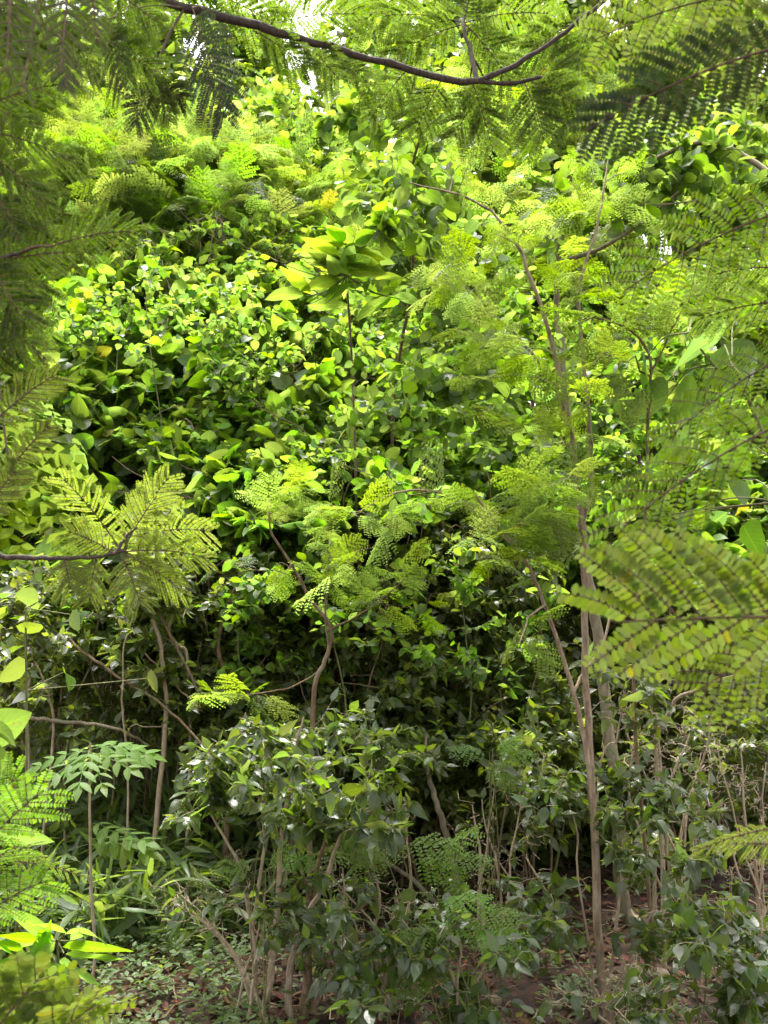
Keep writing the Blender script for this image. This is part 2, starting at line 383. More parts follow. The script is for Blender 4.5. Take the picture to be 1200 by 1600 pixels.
def plant(name, label, cat, group, base, stems, clouds, sp, seed, stemname='stem', crownname='foliage', r0=.012, r1=.004, bare=0, wood=None, crown_mat=None, sides=7, wob=.06, crook=.014, split=False):
    """stems: lists of world points; clouds: (n,cx,cy,rx,ry,Y,dY) in photo columns at their own distance"""
    rng = np.random.default_rng(seed); root = thing(name, label, cat, base, group); wood = wood or sp.wood; S = []; SO = []
    for k, st in enumerate(stems):
        if isinstance(st, tuple): pts, a, b = st
        else: pts, a, b = st, r0, r1
        n = max(10, int(5 * len(pts))); p = smooth(pts, n)
        p[1:-1] += rng.normal(size=(n - 2, 3)) * .14 * a
        Ls = np.linalg.norm(p[-1] - p[0]); ph = rng.random((2, 3)) * 6.28; uu = np.linspace(0, 1, n)[:, None]
        p += (np.sin(uu * 7 + ph[0]) - np.sin(ph[0]) * (1 - uu)) * np.array((1, 1, .2)) * Ls * crook + np.sin(uu * 17 + ph[1]) * Ls * crook * .35 * np.minimum(1, uu * 6)
        if S:
            nd = np.vstack([x for x, _ in S]); dj = np.linalg.norm(nd - p[0], axis=1)
            if .0 < dj.min() < .3 and p[0][2] > base[2] + .15: p += (nd[np.argmin(dj)] - p[0]) * np.linspace(1, 0, n)[:, None] ** 2
        r = np.linspace(1, 0, n) ** .8 * (a - b) + b; r[0] *= 1.25; S.append((p, r))
        g = Geo(); tubes(g, p, r, sides); SO.append(g.build(stemname if k == 0 else ('stem' if stemname != 'trunk' else 'limb'), M[wood], root, base))
    if clouds:
        att = np.vstack([cloud(rng, max(4, int(c[0] * sp.mul)), *c[1:]) for c in clouds]); tw, tr = grow(rng, S, att, wob=wob)
        for k, so in enumerate(SO):
            I = grow.own == k
            if split or (I.any() and len(np.unique(grow.comp[I])) <= 14):
                for cidx in np.unique(grow.comp[I]):
                    J = I & (grow.comp == cidx); g = Geo(); tubes(g, tw[J], tr[J], 5, rng); g.build('branch', M[wood], so, base)
            elif I.any(): g = Geo(); tubes(g, tw[I], tr[I], 4, rng); g.build('branchwork', M[wood], so, base)
        keep = tw if not bare else tw[rng.random(len(tw)) > bare]
        g = Geo(); pos, d, n, sz = leaf_on(rng, keep, sp); add_leaves(g, sp.tm, pos, d, n, sz, rng); g.build(crownname, M[crown_mat or sp.mat], root, base)
    return root

def frond(parent, origin, p0, p1, plen, seed, pairs=10, leaf=None, mat='acacia', sag=.05, normal=None, leafw=.5, space=.43, sweep=(72, 32), sweep2=None, rr=.0016, prof=None, up=1.0, dn=1.0, join=None):
    """one twice-feathered leaf: rachis p0 to p1, pinnae plen metres long"""
    rng = np.random.default_rng(seed); p0 = np.asarray(p0, float); p1 = np.asarray(p1, float); L = np.linalg.norm(p1 - p0)
    view = nrm((p0 + p1) / 2 - CAM); N = np.array(normal, float) if normal is not None else nrm(view * .75 + np.array((0, 0, .55)) + rng.normal(size=3) * .16)
    K = 14; t = np.linspace(0, 1, K)[:, None]; c = (p0 + p1) / 2 + np.array((0, 0, sag * L * 2))
    R = p0 * (1 - t) ** 2 + 2 * c * t * (1 - t) + p1 * t * t
    leaf = leaf or plen * .105; st = Geo(); tubes(st, R, np.linspace(rr, rr * .45, K), 5)
    if join is not None: tubes(st, join, np.linspace(.0035, rr, len(join)), 5)
    pos, dd, nn, sz = [], [], [], []; pt, pr = [], []
    for i in range(pairs):
        s = .12 + .87 * (i + .3) / pairs; k = min(K - 2, int(s * (K - 1))); f = s * (K - 1) - k
        o = R[k] * (1 - f) + R[k + 1] * f; T = nrm(R[k + 1] - R[k]); S = nrm(np.cross(T, N)); S = S if S[2] > 0 else -S; Nn = nrm(np.cross(S, T))
        pl = plen * (.5 + .6 * math.sin(math.pi * ((i + 1.0) / (pairs + 1.4)) ** .85))
        for sd in (-1, 1):
            if sweep2 and sd < 0 and i % 2: continue
            pl2 = pl * rng.uniform(.9, 1.08) * (up if sd > 0 else dn); sw = sweep2 if (sweep2 and sd < 0) else sweep; an = math.radians(sw[0] + (sw[1] - sw[0]) * i / pairs + rng.normal() * 6)
            d = nrm(T * math.cos(an) + S * sd * math.sin(an) + Nn * rng.normal() * .06)
            q = np.linspace(0, 1, 7)[:, None]; path = o + d * pl2 * q + T * pl2 * .10 * q * q + np.array((0, 0, -.13 * pl2)) * q * q + Nn * rng.normal() * .09 * pl2 * q * q + T * rng.normal() * .05 * pl2 * q * q
            pt.append(path); pr.append(np.linspace(rr * .5, rr * .22, 7))
            m = max(5, int(pl2 / (leaf * space))); u = (np.arange(m) + .6) / m; k2 = np.minimum((u * 6).astype(int), 5); f2 = (u * 6 - k2)[:, None]
            c2 = path[k2] * (1 - f2) + path[k2 + 1] * f2; td = nrm(path[k2 + 1] - path[k2]); n2 = nrm(Nn + rng.normal(size=3) * .12); sd2 = nrm(np.cross(td, n2))
            taper = 1 - .55 * np.clip((u - .72) / .28, 0, 1) ** 1.5 - .25 * np.clip(.15 - u, 0, 1) / .15
            for s2 in (-1, 1):
                pos.append(c2 + sd2 * s2 * rr * .3); dd.append(sd2 * s2 + td * .34 + rng.normal(size=(m, 3)) * .07 - n2 * .06); nn.append(np.tile(n2, (m, 1)) + rng.normal(size=(m, 3)) * .09); sz.append(leaf * taper * rng.uniform(.82, 1.12, m) * np.where(rng.random(m) < .035, .02, 1))
    tubes(st, np.array(pt), np.array(pr), 4)
    g = Geo(); add_leaves(g, [leaf_t(oblong, leafw, 3, .06, .12), leaf_t(oblong, leafw, 3, -.05, .2)], np.vstack(pos), np.vstack(dd), np.vstack(nn), np.concatenate(sz), rng)
    fo = g.build('frond', M[mat], parent, origin); st.build('stalk', M['rachis'], fo, origin)
    return fo

# ------------------------------------------------------------------ the ground
def build_ground():
    xs = np.concatenate([-np.geomspace(300, 10, 22), np.linspace(-9.5, 9.5, 130), np.geomspace(10, 300, 22)])
    ys = np.concatenate([-np.geomspace(200, 4, 14), np.linspace(-3, 16, 150), np.geomspace(16.5, 400, 30)])
    X, Y = np.meshgrid(xs, ys); Z = hgt(X, Y); rng = np.random.default_rng(3); Z = Z + rng.normal(size=Z.shape) * .010
    g = Geo(); nx, ny = len(xs), len(ys); i = np.arange(ny - 1)[:, None] * nx; j = np.arange(nx - 1)[None]
    g.add(np.stack([X, Y, Z], -1), np.stack([i + j, i + j + 1, i + nx + j + 1, i + nx + j], -1))
    m = bpy.data.materials.new('forest soil'); m.use_nodes = True; N = m.node_tree.nodes; L = m.node_tree.links; pb = N['Principled BSDF']
    tc = N.new('ShaderNodeTexCoord'); vo = N.new('ShaderNodeTexVoronoi'); vo.inputs['Scale'].default_value = 26; L.new(tc.outputs['Object'], vo.inputs['Vector'])
    nz = N.new('ShaderNodeTexNoise'); nz.inputs['Scale'].default_value = 9; nz.inputs['Detail'].default_value = 9; nz.inputs['Roughness'].default_value = .75; L.new(tc.outputs['Object'], nz.inputs['Vector'])
    rp = N.new('ShaderNodeValToRGB'); cr = rp.color_ramp; cr.elements[0].color = (.018, .008, .004, 1); cr.elements[0].position = .3; cr.elements[1].color = (.075, .034, .017, 1); cr.elements[1].position = .75
    e = cr.elements.new(.52); e.color = (.038, .017, .009, 1); L.new(nz.outputs['Fac'], rp.inputs[0])
    mx = N.new('ShaderNodeMixRGB'); mx.blend_type = 'OVERLAY'; mx.inputs[0].default_value = .55; L.new(rp.outputs[0], mx.inputs[1]); bw = N.new('ShaderNodeRGBToBW'); L.new(vo.outputs['Color'], bw.inputs[0]); L.new(bw.outputs[0], mx.inputs[2])
    hs = N.new('ShaderNodeHueSaturation'); hs.inputs['Saturation'].default_value = 1.0; L.new(mx.outputs[0], hs.inputs['Color']); L.new(hs.outputs[0], pb.inputs['Base Color']); pb.inputs['Roughness'].default_value = .95
    bp = N.new('ShaderNodeBump'); bp.inputs['Strength'].default_value = .9; bp.inputs['Distance'].default_value = .03; L.new(nz.outputs['Fac'], bp.inputs['Height']); L.new(bp.outputs[0], pb.inputs['Normal'])
    tag(g.build('ground', m), 'brown forest soil rising into a bank behind the shrubs', kind='structure')
build_ground()

# ------------------------------------------------------------------ leaf libraries
T_ficus = variants(ficus_p, .46, 6, .07, 1.3)
T_small = variants(ficus_p, .5, 4, .08)
T_heart = variants(heart_p, .92, 6, 0.0)
T_heart_big = variants(heart_p, .95, 10, 0.0, 1.1)
T_oval = variants(ellip, .52, 5, .06)
T_round = variants(obov, .62, 5, .06)
T_far = variants(ovate, .6, 3, .05)
T_lance = variants(lance, .16, 5, 0.0, 1.6)
T_broad = variants(ovate, .36, 8, .05, 1.2)
T_feath = [bipinnate(6, 7, .40, .25, s, leaflet=.27) for s in (1, 2, 3, 11)]
T_feath_far = [bipinnate(6, 6, .42, .2, s, leaflet=.34) for s in (4, 5, 6)]
T_pinn = [pinnate(4, leaf_t(ovate, .42, 4, .15), .40, .2), pinnate(4, leaf_t(ovate, .38, 4, .2), .38, .35, 50)]
T_fern = [bipinnate(4, 7, .36, .15, 8, leaflet=.32), bipinnate(5, 6, .36, .08, 9, leaflet=.34)]

S_ficus = Sp(T_ficus, 'ficus', .058, 9, .2, .4, .8, .7, .45, 'twig', .4, mul=1.4)
S_dark = Sp(T_small, 'dark', .058, 11, .34, .2, .9, .8, .5, 'bark', .35, .2, mul=3.1)
S_heart = Sp(T_heart, 'heart', .084, 9, .42, .35, .9, .9, .5, 'bark', .6, -.45, mul=4.2)
S_oval = Sp(T_oval, 'heart', .078, 10, .42, .15, .9, .8, .45, 'bark', .55, -.4, mul=3.9)
S_young = Sp(T_far, 'young', .075, 11, .5, .25, .9, .8, .5, 'bark', .5, -.4, mul=3.2)
S_round = Sp(T_round, 'obov', .075, 9, .34, .25, .7, .8, .35, 'bark_dark', .3, -.3, mul=1.0)
S_feath = Sp(T_feath, 'feather', .125, 3, .16, .08, 1., .8, .28, 'bark', .35, -.35, mul=.55, nj=.2)
S_featherfar = Sp(T_feath_far, 'far', .28, 7, .6, .15, .9, .8, .65, 'bark_grey', .3, -.35, mul=1.7)
S_far = Sp(T_far, 'far', .125, 13, .8, .25, .8, .8, .55, 'bark_grey', .4, -.4, mul=3.8)
S_farbig = Sp(T_far, 'far', .22, 12, 1.3, .25, .8, .8, .5, 'bark_grey', .35, .4, mul=3.0)

# ------------------------------------------------------------------ trees behind
far = [
    (130, 21, [(80, 110, 90, 130, 80, 21, 1.6)], S_farbig, 'distant tree closing the sky above the left feathery tree'),
    (300, 20, [(80, 290, 90, 130, 110, 20, 1.6)], S_farbig, 'distant tree behind the dark hanging frond'),
    (410, 21, [(60, 400, 130, 60, 120, 21, 1.6)], S_farbig, 'distant tree just left of the brightest gap of sky'),
    (560, 22, [(60, 540, 190, 90, 100, 22, 1.6)], S_farbig, 'distant tree under the arching limb where the sky is brightest'),
    (720, 21, [(90, 720, 60, 120, 110, 21, 1.6)], S_farbig, 'distant tree behind the whorl of fronds on the limb'),  # column, distance, crown clouds, species, label
    (60, 19, [(90, 40, 140, 200, 150, 19, 1.6)], S_farbig, 'tall pale tree at the far left under the fringe of fronds'),
    (225, 22, [(60, 215, 190, 95, 120, 22, 1.6)], S_farbig, 'distant grey trunked tree with bright sky beside its crown'),
    (400, 20, [(60, 400, 235, 120, 90, 20, 1.6)], S_farbig, 'distant tree low below the brightest gap of sky'),
    (620, 18, [(90, 630, 90, 110, 130, 18, 1.6)], S_farbig, 'distant tree right of the brightest gap of sky'),
    (800, 17, [(110, 800, 110, 140, 170, 17, 1.6)], S_farbig, 'distant tree above the slender sapling top'),
    (960, 18, [(110, 970, 120, 140, 180, 18, 1.6)], S_farbig, 'distant tree beyond the drooping dark frond'),
    (1140, 17, [(110, 1140, 140, 140, 200, 17, 1.6)], S_farbig, 'distant tree in the upper corner behind round leaves'),
]
for i, (px, Y, cl, sp, lab) in enumerate(far):
    b = G(px, Y); top = P(cl[0][1], cl[0][2], Y)
    plant('background_tree', lab, 'tree', 'distant trees behind the thicket', b, [([b, b * .6 + top * .4 + np.array((.2, 0, .3)), top], .11, .03)], cl, sp, 100 + i, 'trunk', 'crown')

mid = [
    (150, 11.5, [(110, 150, 290, 110, 110, 11.5, 1.3)], S_featherfar, 'far', 'feathery sunlit tree left behind the heart leaved thicket'),
    (290, 12.5, [(110, 290, 300, 110, 110, 12.5, 1.3)], S_featherfar, 'far', 'feathery yellow green tree below the dark hanging frond'),
    (430, 12, [(90, 440, 240, 70, 100, 12, 1.2)], S_far, 'young', 'bright yellow leaved tree just under the gap of sky'),
    (540, 13, [(110, 540, 330, 110, 110, 13, 1.3)], S_far, 'young', 'pale green tree behind the rosette of long leaves'),
    (700, 12, [(110, 720, 330, 120, 160, 12, 1.3)], S_far, 'far', 'sunlit tree behind the round leaved branches'),
    (880, 11, [(110, 890, 330, 120, 170, 11, 1.3)], S_featherfar, 'far', 'feathery tree behind the two grey stems'),
    (1060, 11, [(120, 1060, 380, 130, 180, 11, 1.3)], S_far, 'far', 'broad green tree behind the right hand fronds'),
    (330, 10, [(110, 330, 430, 150, 80, 10, 1.2)], S_far, 'young', 'sunlit leafy tree rising over the heart leaved shrubs'),
    (90, 10, [(80, 90, 450, 110, 120, 10, 1.2)], S_far, 'far', 'leafy tree hidden behind the dark left fringe'),
    (620, 9.5, [(90, 600, 480, 110, 90, 9.5, 1.)], S_young, 'young', 'light green tree with small leaves behind the rosette sapling'),
]
mid += [
    (170, 10.4, [(110, 170, 350, 110, 90, 10.4, 1.)], S_far, 'far', 'small leaved tree rising left above the heart leaved shrubs'),
    (260, 13.2, [(110, 260, 230, 110, 80, 13.2, 1.)], S_far, 'young', 'small leaved tree behind the tip of the dark hanging frond'),
    (110, 12.8, [(110, 100, 230, 90, 80, 12.8, 1.)], S_far, 'far', 'small leaved tree between the left fringe and the feathery tree'),
    (520, 14, [(120, 520, 430, 130, 100, 14, 1.)], S_far, 'far', 'tree showing between the rosette and the sunlit thicket'),
    (690, 14, [(120, 690, 440, 130, 110, 14, 1.)], S_far, 'young', 'tree far behind the hanging round leaves'),
    (300, 14, [(120, 300, 400, 130, 100, 14, 1.)], S_far, 'far', 'tree deep behind the feathery sunlit trees'),
    (120, 13.5, [(120, 120, 420, 130, 100, 13.5, 1.)], S_far, 'far', 'tree deep behind the left fringe'),
    (480, 12.5, [(110, 480, 680, 130, 90, 12.5, 1.)], S_far, 'far', 'low tree on the bank behind the oval sprays'),
    (860, 12.5, [(110, 860, 640, 130, 120, 12.5, 1.)], S_far, 'far', 'low tree on the bank behind the slender stems'),
    (1080, 12, [(110, 1080, 720, 130, 110, 12, 1.)], S_far, 'far', 'low tree on the bank at right'),
    (180, 12, [(110, 180, 690, 130, 90, 12, 1.)], S_far, 'far', 'low tree on the bank at left'),
    (200, 11, [(110, 190, 520, 120, 110, 11, 1.)], S_far, 'far', 'leafy tree low behind the tall heart leaved shrub'),
    (400, 11, [(110, 410, 560, 130, 110, 11, 1.)], S_far, 'far', 'leafy tree low behind the large bright leaves'),
    (620, 11.5, [(110, 620, 600, 130, 110, 11.5, 1.)], S_far, 'far', 'leafy tree low behind the oval leaved shrub'),
    (800, 10, [(110, 790, 480, 120, 120, 10, 1.)], S_far, 'young', 'yellow green tree showing between the slender stems'),
    (980, 9.5, [(110, 990, 530, 120, 130, 9.5, 1.)], S_far, 'far', 'green tree behind the feathery sapling tuft'),
    (1150, 9, [(110, 1150, 560, 110, 140, 9, 1.)], S_far, 'far', 'green tree at the right edge behind the huge leaves'),
    (20, 12, [(110, 20, 220, 110, 130, 12, 1.)], S_featherfar, 'far', 'feathery tree at the far left behind the fronds'),
    (820, 13, [(110, 810, 190, 120, 130, 13, 1.)], S_far, 'far', 'tall tree behind the arching limb fork'),
    (1000, 13, [(110, 1010, 180, 120, 140, 13, 1.)], S_featherfar, 'far', 'tall feathery tree behind the dark frond'),
    (1160, 12, [(110, 1160, 250, 100, 140, 12, 1.)], S_far, 'far', 'tall tree behind the round leaves at right'),
    (60, 9, [(110, 50, 640, 110, 110, 9, 1.)], S_far, 'far', 'leafy tree behind the left canes'),
    (330, 8.8, [(110, 330, 800, 150, 90, 8.8, .8)], S_young, 'heart', 'small leaved tree low behind the yellowish spray'),
    (850, 8.8, [(110, 850, 780, 130, 110, 8.8, .8)], S_young, 'heart', 'small leaved tree behind the slender tree fork'),
]
S_feathmid = Sp(T_feath, 'far', .24, 4, .4, .15, .9, .8, .4, 'bark_grey', .35, -.3, mul=1.5, nj=.25)
mid += [
    (190, 9.0, [(70, 180, 250, 110, 60, 9.0, .6), (40, 120, 330, 60, 60, 9.0, .5)], S_feathmid, 'far', 'slim feathery tree nearest the left fringe with airy sprays'),
    (320, 9.2, [(70, 320, 260, 90, 60, 9.2, .6), (40, 300, 350, 90, 40, 9.0, .5)], S_feathmid, 'far', 'slim feathery tree with airy sprays below the dark hanging frond'),
    (450, 9.4, [(60, 440, 320, 80, 60, 9.4, .6)], S_feathmid, 'far', 'slim feathery tree with airy sprays left of the rosette sapling'),
    (660, 8.0, [(50, 670, 330, 80, 70, 8.0, .5)], S_feathmid, 'far', 'slim feathery tree behind the arching tip of the slender tree'),
]
for i, (px, Y, cl, sp, mt, lab) in enumerate(mid):
    b = G(px, Y); top = P(cl[0][1], cl[0][2], Y)
    plant('thicket_tree', lab, 'tree', 'sunlit trees at the back of the clearing', b, [([b, b * .5 + top * .5 + np.array((.15, .1, .2)), top], .06, .015),
          ([b * .5 + top * .5 + np.array((.15, .1, .2)), top + np.array((.5, .2, .2))], .03, .008)], cl, sp, 200 + i, 'trunk', 'crown', crown_mat=mt)

# ------------------------------------------------------------------ heart leaved and oval leaved thicket
hs = [
    (130, 7.0, [(75, 140, 590, 90, 130, 7.0, .6)], S_heart, 'heart leaved shrub beside the dark left fronds'),
    (270, 7.6, [(90, 270, 500, 120, 110, 7.6, .7)], S_heart, 'tall heart leaved shrub with pale shoots on top'),
    (420, 7.2, [(95, 420, 560, 115, 140, 7.2, .7)], S_heart, 'heart leaved shrub with large bright leaves left of the rosette'),
    (300, 6.6, [(80, 300, 690, 130, 70, 6.6, .5)], S_heart, 'lower heart leaved shrub above the yellowish frond'),
    (560, 7.4, [(90, 560, 600, 120, 110, 7.4, .7)], S_oval, 'oval leaved shrub below the rosette of long leaves'),
    (500, 6.4, [(80, 490, 700, 120, 70, 6.4, .5)], S_oval, 'oval leaved shrub with leaves in flat sprays above the dark thicket'),
    (690, 7.0, [(90, 690, 640, 110, 120, 7.0, .6)], S_oval, 'oval leaved shrub left of the slender stems'),
    (60, 6.4, [(60, 50, 800, 90, 110, 6.4, .5)], S_heart, 'broad leaved shrub over the bare canes at left'),
    (1010, 7.5, [(80, 1020, 650, 110, 150, 7.5, .6)], S_oval, 'oval leaved shrub behind the huge backlit leaf'),
    (1150, 7.0, [(80, 1150, 760, 100, 130, 7.0, .6)], S_heart, 'lobed leafy shrub behind the pale right frond'),
    (840, 7.6, [(80, 840, 600, 100, 140, 7.6, .6)], S_oval, 'shaded oval leaved shrub behind the slender stems'),
]
hs += [
    (190, 8.2, [(60, 180, 400, 110, 60, 8.2, .6)], S_young, 'fine leaved pale shrub breaking the top edge of the left heart leaved shrubs'),
    (310, 8.4, [(60, 310, 380, 100, 60, 8.4, .6)], S_young, 'fine leaved pale shrub rising into the airy feathery sprays'),
    (420, 8.4, [(60, 430, 400, 90, 60, 8.4, .6)], S_young, 'fine leaved pale shrub left of the rosette of long leaves'),
    (250, 9.6, [(60, 260, 330, 140, 50, 9.6, .5)], S_young, 'fine leaved shrub filling the hollow below the feathery trees'),
    (200, 6.9, [(80, 200, 640, 120, 80, 6.9, .5)], S_oval, 'oval leaved shrub mixed in under the left heart leaves'),
    (360, 7.0, [(80, 360, 620, 120, 80, 7.0, .5)], S_oval, 'oval leaved shrub mixed in among the large bright leaves'),
    (480, 8.2, [(80, 480, 500, 120, 90, 8.2, .6)], S_oval, 'oval leaved shrub just behind the rosette stem'),
    (600, 6.2, [(70, 600, 760, 110, 60, 6.2, .5)], S_oval, 'oval leaved shrub over the middle of the dark thicket'),
    (420, 6.1, [(70, 420, 780, 110, 60, 6.1, .4)], S_heart, 'heart leaved shrub at the top edge of the dark thicket'),
    (730, 6.8, [(80, 740, 760, 120, 80, 6.8, .5)], S_oval, 'oval leaved shrub behind the left fork of the slender tree'),
    (640, 8.4, [(80, 650, 500, 120, 110, 8.4, .6)], S_heart, 'heart leaved shrub behind the round leaved sapling'),
    (240, 6.2, [(70, 230, 800, 110, 70, 6.2, .4)], S_heart, 'heart leaved shrub behind the yellowish low spray'),
    (940, 6.8, [(70, 940, 830, 100, 80, 6.8, .5)], S_oval, 'oval leaved shrub right behind the slender stem'),
    (1090, 6.4, [(70, 1080, 850, 110, 80, 6.4, .4)], S_heart, 'heart leaved shrub just behind the pale drooping frond'),
]
for i, (px, Y, cl, sp, lab) in enumerate(hs):
    b = G(px, Y); c = P(cl[0][1], cl[0][2], Y); rx = cl[0][3] / F * Y * .5
    plant('leafy_shrub', lab, 'shrub', 'leafy shrubs of the sunlit thicket', b, [([b, (b + c) / 2 + np.array((-.1, .05, 0)), c + np.array((-rx, 0, .1))], .02, .006), ([b + np.array((.08, .05, 0)), (b + c) / 2 + np.array((.15, 0, 0)), c + np.array((rx, .1, .2))], .016, .005)] + shoots(b, cl[0], 4, 300 + i), cl, sp, 300 + i)

S_vine = Sp(variants(obov, .7, 4, .1), 'heart', .055, 9, .5, .2, .9, .9, .5, 'greentwig', .35, -.3, mul=1.3)
for i, (px, Y, cl, lab) in enumerate([
    (240, 6.3, [(40, 240, 470, 120, 60, 6.6, .3), (30, 120, 500, 50, 40, 6.4, .3)], 'small leaved climber with pale shoots over the tall heart leaved shrub'),
    (400, 6.3, [(50, 400, 530, 90, 90, 6.4, .3)], 'small leaved yellow green climber left of the rosette sapling stem'),
    (600, 6.5, [(60, 600, 560, 100, 90, 6.6, .3)], 'small leaved climber on the oval leaved shrub'),
    (450, 6.0, [(50, 420, 690, 120, 50, 6.0, .3)], 'small leaved climber trailing along the oval sprays'),
    (660, 6.3, [(50, 680, 720, 100, 60, 6.3, .3)], 'small leaved climber left of the slender tree fork'),
    (520, 5.3, [(34, 500, 900, 110, 60, 5.3, .25), (20, 600, 1000, 90, 60, 5.3, .2)], 'small leaved climber speckling the dark shrubs in the middle'),
    (700, 5.4, [(34, 720, 960, 110, 90, 5.4, .25)], 'small leaved climber speckling the dark shrub left of the pale stem'),
    (390, 5.2, [(30, 370, 990, 90, 90, 5.2, .2)], 'small leaved climber on the dark shrub right of the canes'),
    (850, 5.6, [(30, 850, 1060, 70, 90, 5.6, .2)], 'small leaved climber beside the pale upright stem'),
    (150, 5.3, [(34, 130, 960, 120, 70, 5.3, .25)], 'small leaved climber twining through the bare left canes'),
    (330, 5.9, [(50, 340, 820, 120, 40, 5.9, .3)], 'small leaved climber right of the yellowish spray'),
    (950, 6.6, [(50, 980, 720, 90, 100, 6.6, .3)], 'small leaved climber behind the thin feathery sapling')]):
    b = G(px, Y); c = P(cl[0][1], cl[0][2], Y)
    plant('climbing_vine', lab, 'climber', 'small leaved climbers over the thicket', b, [([b, (b + c) / 2 + np.array((.1, .05, 0)), c], .008, .003)], cl, S_vine, 350 + i)

# ------------------------------------------------------------------ dark small leaved thicket
ds = [
    (400, 6.3, [(120, 390, 880, 110, 90, 6.3, .5)], 'dark small leaved shrub right of the yellowish frond'),
    (540, 6.6, [(120, 540, 860, 110, 90, 6.6, .5)], 'dark glossy shrub under the oval sprays'),
    (680, 6.5, [(120, 680, 880, 110, 100, 6.5, .5)], 'dark small leaved shrub left of the forked sapling'),
    (360, 5.7, [(110, 350, 1040, 110, 90, 5.7, .4)], 'dark shrub between the bare canes and the red twig sapling'),
    (600, 5.8, [(120, 590, 1030, 110, 100, 5.8, .4)], 'dark shrub in the middle of the shade'),
    (740, 5.9, [(120, 745, 1050, 110, 110, 5.9, .4)], 'dark shrub close behind the forked sapling'),
    (870, 6.4, [(110, 870, 1000, 100, 120, 6.4, .4)], 'dark shrub behind the pale upright stem'),
    (1020, 6.6, [(110, 1030, 960, 110, 120, 6.6, .5)], 'dark shrub behind the pale right frond'),
    (1150, 6.2, [(100, 1140, 1050, 100, 120, 6.2, .5)], 'dark crinkled shrub over the bare right twigs'),
    (200, 6.8, [(90, 180, 960, 120, 80, 6.8, .4)], 'dark shrub behind the bare left canes'),
    (60, 7.2, [(80, 50, 1020, 100, 100, 7.2, .4)], 'dark shrub in the shade at the far left'),
    (520, 6.8, [(90, 520, 1190, 120, 70, 6.8, .4)], 'low dark shrub behind the glossy front shrub'),
    (720, 6.8, [(90, 720, 1210, 110, 70, 6.8, .4)], 'low dark shrub on the bank behind the fern seedlings'),
]
ds += [
    (640, 6.2, [(100, 640, 820, 110, 60, 6.2, .35)], 'dark shrub filling the hollow under the oval leaves'),
    (770, 6.3, [(100, 770, 850, 100, 60, 6.3, .35)], 'dark shrub behind the left fork of the pale stem'),
    (470, 6.1, [(90, 470, 840, 100, 60, 6.1, .35)], 'dark shrub behind the tips of the red twigged sapling'),
    (200, 6.0, [(90, 200, 900, 130, 60, 6.0, .3)], 'dark shrub behind the yellowish spray and canes'),
    (120, 5.7, [(60, 120, 1010, 110, 80, 5.7, .25)], 'dark shrub close behind the crooked thin cane'),
    (260, 5.7, [(60, 270, 990, 90, 90, 5.7, .25)], 'dark shrub close behind the thick upright pole'),
    (20, 5.8, [(60, 10, 980, 80, 100, 5.8, .25)], 'dark shrub at the left edge behind the bent pale cane'),
    (940, 7.4, [(100, 950, 1230, 130, 60, 7.4, .4)], 'low dark shrub at the foot of the brown bank'),
    (640, 7.4, [(100, 640, 1260, 150, 60, 7.4, .4)], 'low dark shrub at the foot of the bank behind the front twigs'),
    (100, 8.2, [(130, 100, 940, 120, 130, 8.2, .5)], 'shaded shrub far behind the left canes'),
    (290, 8.0, [(130, 290, 960, 120, 120, 8.0, .5)], 'shaded shrub behind the short leaning pole'),
    (470, 8.0, [(130, 470, 980, 120, 130, 8.0, .5)], 'shaded shrub behind the red twigged sapling'),
    (660, 8.0, [(130, 660, 1000, 120, 130, 8.0, .5)], 'shaded shrub deep behind the middle of the thicket'),
    (830, 8.0, [(130, 830, 960, 120, 130, 8.0, .5)], 'shaded shrub deep behind the forked sapling'),
    (1010, 8.0, [(130, 1010, 1000, 120, 120, 8.0, .5)], 'shaded shrub deep behind the grey tree'),
    (1160, 7.8, [(130, 1160, 960, 110, 120, 7.8, .5)], 'shaded shrub deep behind the right fronds'),
    (440, 5.4, [(110, 440, 1130, 100, 70, 5.4, .35)], 'dark shrub just behind the shining front shrub'),
    (660, 5.6, [(110, 660, 1150, 100, 80, 5.6, .35)], 'dark shrub behind the leaning grey sapling'),
    (820, 5.5, [(110, 830, 1150, 90, 90, 5.5, .35)], 'dark shrub left of the grey tree trunk'),
    (1060, 6.0, [(90, 1060, 1110, 90, 80, 6.0, .35)], 'dark shrub right of the grey tree trunk'),
    (960, 6.9, [(90, 960, 1180, 100, 60, 6.9, .35)], 'low dark shrub far behind the grey tree foot'),
]
for i, (px, Y, cl, lab) in enumerate(ds):
    b = G(px, Y); c = P(cl[0][1], cl[0][2], Y); rx = cl[0][3] / F * Y * .5
    plant('dark_shrub', lab, 'shrub', 'dark small leaved shrubs in the shade', b, [([b, (b + c) / 2 + np.array((-.08, 0, 0)), c + np.array((-rx, 0, .25))], .010, .003), ([b + np.array((.1, .05, 0)), (b + c) / 2 + np.array((.1, 0, 0)), c + np.array((rx, .1, .3))], .009, .003),
          ([b + np.array((.02, .1, 0)), c + np.array((0, .1, .35))], .009, .003)] + shoots(b, cl[0], 4, 400 + i), cl + [(cl[0][0] // 3, cl[0][1], cl[0][2] + cl[0][4] * 1.2, cl[0][3] * .9, cl[0][4] * .6, Y - .15, .35)], S_dark, 400 + i)

